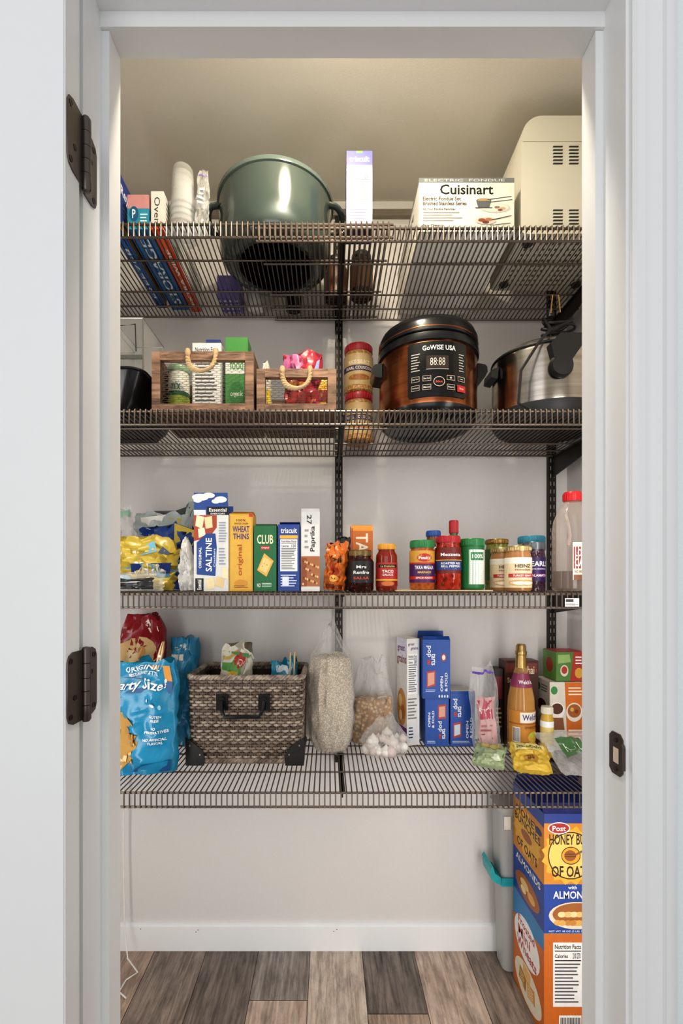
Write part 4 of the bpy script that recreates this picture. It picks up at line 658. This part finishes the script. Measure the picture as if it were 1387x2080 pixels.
carton('coffee_pod_box','orange beverage box with cup and bowl pictures at right end',0,0,0,1.375,z4,.1,'#d07228',{'F':[('p',[(0,0),(48,0),(40,100),(0,100)],'#d8d2c4'),('c',20,58,20,13,'#eceae2'),('c',20,61,16,8,'#5a3420'),('p',[(0,30),(40,30),(36,48),(2,48)],'#8a5a3a'),('c',12,88,9,6,'#3f8a4a'),('c',66,56,22,14,'#e8e0d4'),('c',66,58,18,10,'#a5622c'),('c',60,60,5,3,'#e0b050'),('c',72,57,5,3,'#8e3a1c'),('l',50,80,90,94,3,'#f7e8d0'),('l',50,10,95,32,4,'#f7e8d0'),('c',30,14,9,7,'#3f8aa8')],'L':[('r',0,0,100,100,'#d8d2c4'),('c',50,58,36,14,'#f4f1ea'),('c',50,61,30,10,'#4a2a18'),('r',0,0,100,26,'#d07228'),('c',26,88,14,6,'#3f8a4a'),('l',44,82,94,94,3,'#6a5a4a')]},x0=.668,w=.112,h=.205,cols={'T':M('#e4ddd0')})
carton('fruit_tea_box','green and red tea box on top of beverage box, right end',0,0,0,1.38,z4+.2075,.085,'#567f3c',{'F':[('p',[(48,0),(100,0),(100,100),(60,100)],'#a8382a'),('p',[(6,60),(50,66),(46,92),(6,90)],'#92b06c'),('c',28,36,14,20,'#d8ccb8'),('c',28,38,10,13,'#a83e2e'),('l',66,56,94,88,3,WHITE),('c',78,28,14,18,'#d49e3c')],'L':[('r',0,0,100,100,'#6f9a4a'),('c',50,50,26,26,'#b5402e')]},x0=.69,w=.088,h=.088,cols={'T':M('#b9404a')})
bag('herb_bag','clear bag with green packet lying at front right of lowest shelf',.690,1.175,z4,.185,.150,.034,FILM,[('r',18,30,58,75,'#4f7a4a'),('t','herb',24,42,52,60,'#dfe9d6'),('r',64,25,88,60,'#c9cf9a')],rot=(-1.15,.0,.05),wr=.009,seed=71,bot=.6)
bag('yellow_packet','crumpled yellow snack packet lying in front of juice bottle',.535,1.190,z4,.100,.100,.026,M('#c8a83e',.3),[('r',10,64,90,90,'#dccb88'),('t','Plantain',16,70,84,84,'#3a5a2a'),('c',50,36,20,14,'#b08030'),('t','89',40,28,60,46,'#5a3a1a')],rot=(-1.1,.0,-.25),wr=.006,seed=73,bot=.6,topt=.2)
bag('green_packet','small green and gold packet lying left of yellow packet',.430,1.230,z4,.085,.085,.022,M('#9aa884',.25),[('p',[(5,10),(95,30),(95,60),(5,50)],'#2f6a3a'),('r',20,70,80,90,'#c8b468'),('c',74,32,14,14,'#d0dac0')],rot=(-1.15,.0,-.45),wr=.006,seed=75,bot=.6,topt=.2)
# ================= FLOOR
def sunburst(cx,cy,rx,ry,col,n=16):
    P=[]
    for i in range(2*n): a=pi*i/n; k=1 if i%2 else .86; P.append((cx+rx*k*math.cos(a),cy+ry*k*math.sin(a)))
    return ('p',P,col)
BR='#3a1c14'
hb=[('r',0,0,100,41,'#24489a'),('r',0,41,100,100,'#d48a28'),sunburst(36,65,40,25,'#e8b03a'),('c',36,65,31,20,BR),('c',36,65,29.5,19,'#f0cc6c'),('r',0,92,100,100,'#2a3f8a'),('t','HONEY BUNCHES',7,74,86,83,BR),('c',36,65,13,7.5,BR),('c',36,65,12,6.8,'#e8a634'),('c',35,65,8,4.6,'#9a5c26'),('r',28,64,43,64.6,'#5a2c10'),('r',28,66,43,66.6,'#5a2c10'),('p',[(41,66.4),(58,72),(59,70.4),(42,64.8)],'#8a5a2a'),('t','OF OATS',10,47,62,56.5,BR),('c',20,88,15,5,WHITE),('c',20,88,13.5,4.2,'#ad2c26'),('t','Post',11,85.5,29,90,WHITE),('t','with',32,37,44,40,WHITE),('t','ALMONDS',12,29,66,35.5,WHITE),('c',44,15,38,11.5,'#e0d6c0'),('c',44,16,33,9.5,'#a5642e')]+[('c',18+(i*23)%54,9+(i*7)%14,5,2.4,['#e0ac5c','#e9c27a','#c98a3c','#f0d8a0'][i%4]) for i in range(24)]+[('t','NET WT 48 OZ (3 LB) 1.36kg',6,1,60,3,'#cfdaf0')]
hs=[('r',0,0,100,40,'#24489a'),('r',0,40,100,88,'#d48a28'),sunburst(46,64,46,22,'#e8b03a'),('t','HONEY',12,76,84,83,BR),('t','BUNCHES',6,68,90,75,BR),('c',46,62,18,4.5,'#a5622e'),('t','OF OATS',14,46,80,54,BR),('t','ALMONDS',10,31,90,37,WHITE),('c',48,14,40,11,'#a5642e'),('c',40,16,14,4,'#e9c27a'),('c',62,12,12,4,'#e0ac5c'),('c',36,10,9,3,'#f0d8a0'),('r',0,88,100,100,'#2a4fa5'),('c',84,80,10,3,'#1c2f6a')]
orange='#cc6e28'
carton('wheat_cereal_box','large orange frosted wheat cereal box at bottom right on the floor',0,0,0,1.2,.0,.198,orange,{'F':[('r',10,4,88,96,orange)]+nf(12,32,52,92,'210 270')+[('r',20,6,50,24,'#f2efe8')]+[('r',22+i*2.1,8,23.1+i*2.1,22,BLK) for i in range(13)],'L':[('p',[(0,100),(0,72),(100,84),(100,100)],'#2f84bc'),('c',46,62,42,22,WHITE),('t','Frosted',18,71,72,79,'#b5322a'),('t','Mini',18,59,58,69,'#b5322a'),('t','Wheats',14,47,78,57,'#b5322a'),('c',50,20,44,19,'#e9dfc8'),('p',[(20,14),(44,10),(47,24),(24,28)],'#b5803a'),('p',[(50,10),(74,14),(72,28),(48,24)],'#d9a05c'),('p',[(34,26),(58,24),(60,36),(36,37)],'#e3b878'),('l',24,12,42,24,4,'#e9d3a4'),('l',52,12,70,24,4,'#f0dcb4')]},x0=.568,w=.196,h=.282,cols={'L':M(orange),'T':M('#c9b38a')})
carton('honey_oat_cereal_box','large yellow and blue honey oat cereal box stacked on the orange one',0,0,0,1.2,.2838,.198,'#2a4fa5',{'F':hb,'L':hs},x0=.568,w=.196,h=.315,cols={'L':M('#d48a28'),'T':M('#2a3f8a'),'R':M('#2a3f8a')},flap=(M('#3b3f7c'),.03,[(0.002,.03,.5),(.196,.18,1)]))
# bin
t=thing('storage_bin','tall grey plastic bin with teal handle behind the cereal boxes','bin',(.63,1.455,.0006))
gm=M('#aeaeac',.35,0,'paint')
b=MB(t); loft(b,[rr(.545,.74,1.415,1.488,.018,.001),rr(.537,.745,1.408,1.494,.02,.25),rr(.530,.752,1.404,1.495,.02,.50),rr(.524,.758,1.401,1.495,.02,.502),rr(.524,.758,1.401,1.495,.02,.514),rr(.53,.752,1.404,1.495,.02,.514)],gm)
b.build('bin_body',t)
b=MB(t); tl=M('#2aa3a8',.35); b.prism([(.533,.275),(.505,.29),(.500,.325),(.507,.335),(.514,.312),(.533,.298)],1.405,1.485,tl); b.prism([(.533,.30),(.600,.30),(.600,.278),(.533,.275)],1.3995,1.4035,tl); b.build('teal_handle',t)
b=MB(t); b.prism([(.54,.45),(.56,.45),(.56,.49),(.54,.49)],1.3995,1.403,'#e9e7e0'); b.build('paper_tag',t)
b=MB(); pts=[(PX(252,1.46),1.46,.6),(PX(250,1.46),1.462,.35),(PX(253,1.46),1.46,.12),(PX(262,1.44),1.43,.03),(PX(285,1.42),1.40,.012),(PX(262,1.40),1.38,.006),(PX(248,1.36),1.34,.005),(PX(262,1.34),1.32,.005)]
b.tube(pts,.0022,M('#e6e6e2',.4),6); tag(b.build('thin_white_cable'),'thin white cable hanging down to floor at left','cable')
# ================= LIGHTS, WORLD, CAMERA
def light(tp,name,loc,e,col,size=.1,rot=(0,0,0),sy=None):
    l=bpy.data.lights.new(name,tp); l.energy=e; l.color=col
    if tp=='AREA':
        l.size=size; l.shape='RECTANGLE' if sy else 'DISK'
        if sy: l.size_y=sy
    if tp=='POINT': l.shadow_soft_size=size
    o=bpy.data.objects.new(name,l); COL.objects.link(o); o.location=loc; o.rotation_euler=rot; return o
light('AREA','pantry_lamp',(.03,LY,2.42),6.5,(1,.88,.72),.07)
light('POINT','pantry_lamp_glow',(.03,LY,2.385),1.7,(1,.86,.64),.05)
for x in(-.66,.62): light('AREA','added_fill_strip',(x,.715,.90),4.1,(1,.975,.955),.14,(math.radians(90),0,math.radians(-12 if x<0 else 12)),1.7)  # unseen soft fill lights added behind the front wall to brighten the pantry
light('AREA','room_window',(-.5,-1.7,1.4),20,(1,.985,.965),2.0,(math.radians(90),0,math.radians(-10)),2.2)
w=bpy.data.worlds.new('World'); S.world=w; w.use_nodes=True; bg=w.node_tree.nodes['Background']; bg.inputs[0].default_value=(.97,.98,1,1); bg.inputs[1].default_value=.56
cam=bpy.data.cameras.new('Camera'); co=bpy.data.objects.new('Camera',cam); COL.objects.link(co); co.location=(0,0,CZ); co.rotation_euler=(pi/2,0,0)
cam.sensor_width=36; cam.lens=36*F/2080; cam.shift_x=(693.5-VX)/2080; cam.shift_y=(HY-1040)/2080; cam.clip_start=.02
S.camera=co
S.view_settings.view_transform='Standard'
try: S.view_settings.look='Medium High Contrast'
except Exception: pass
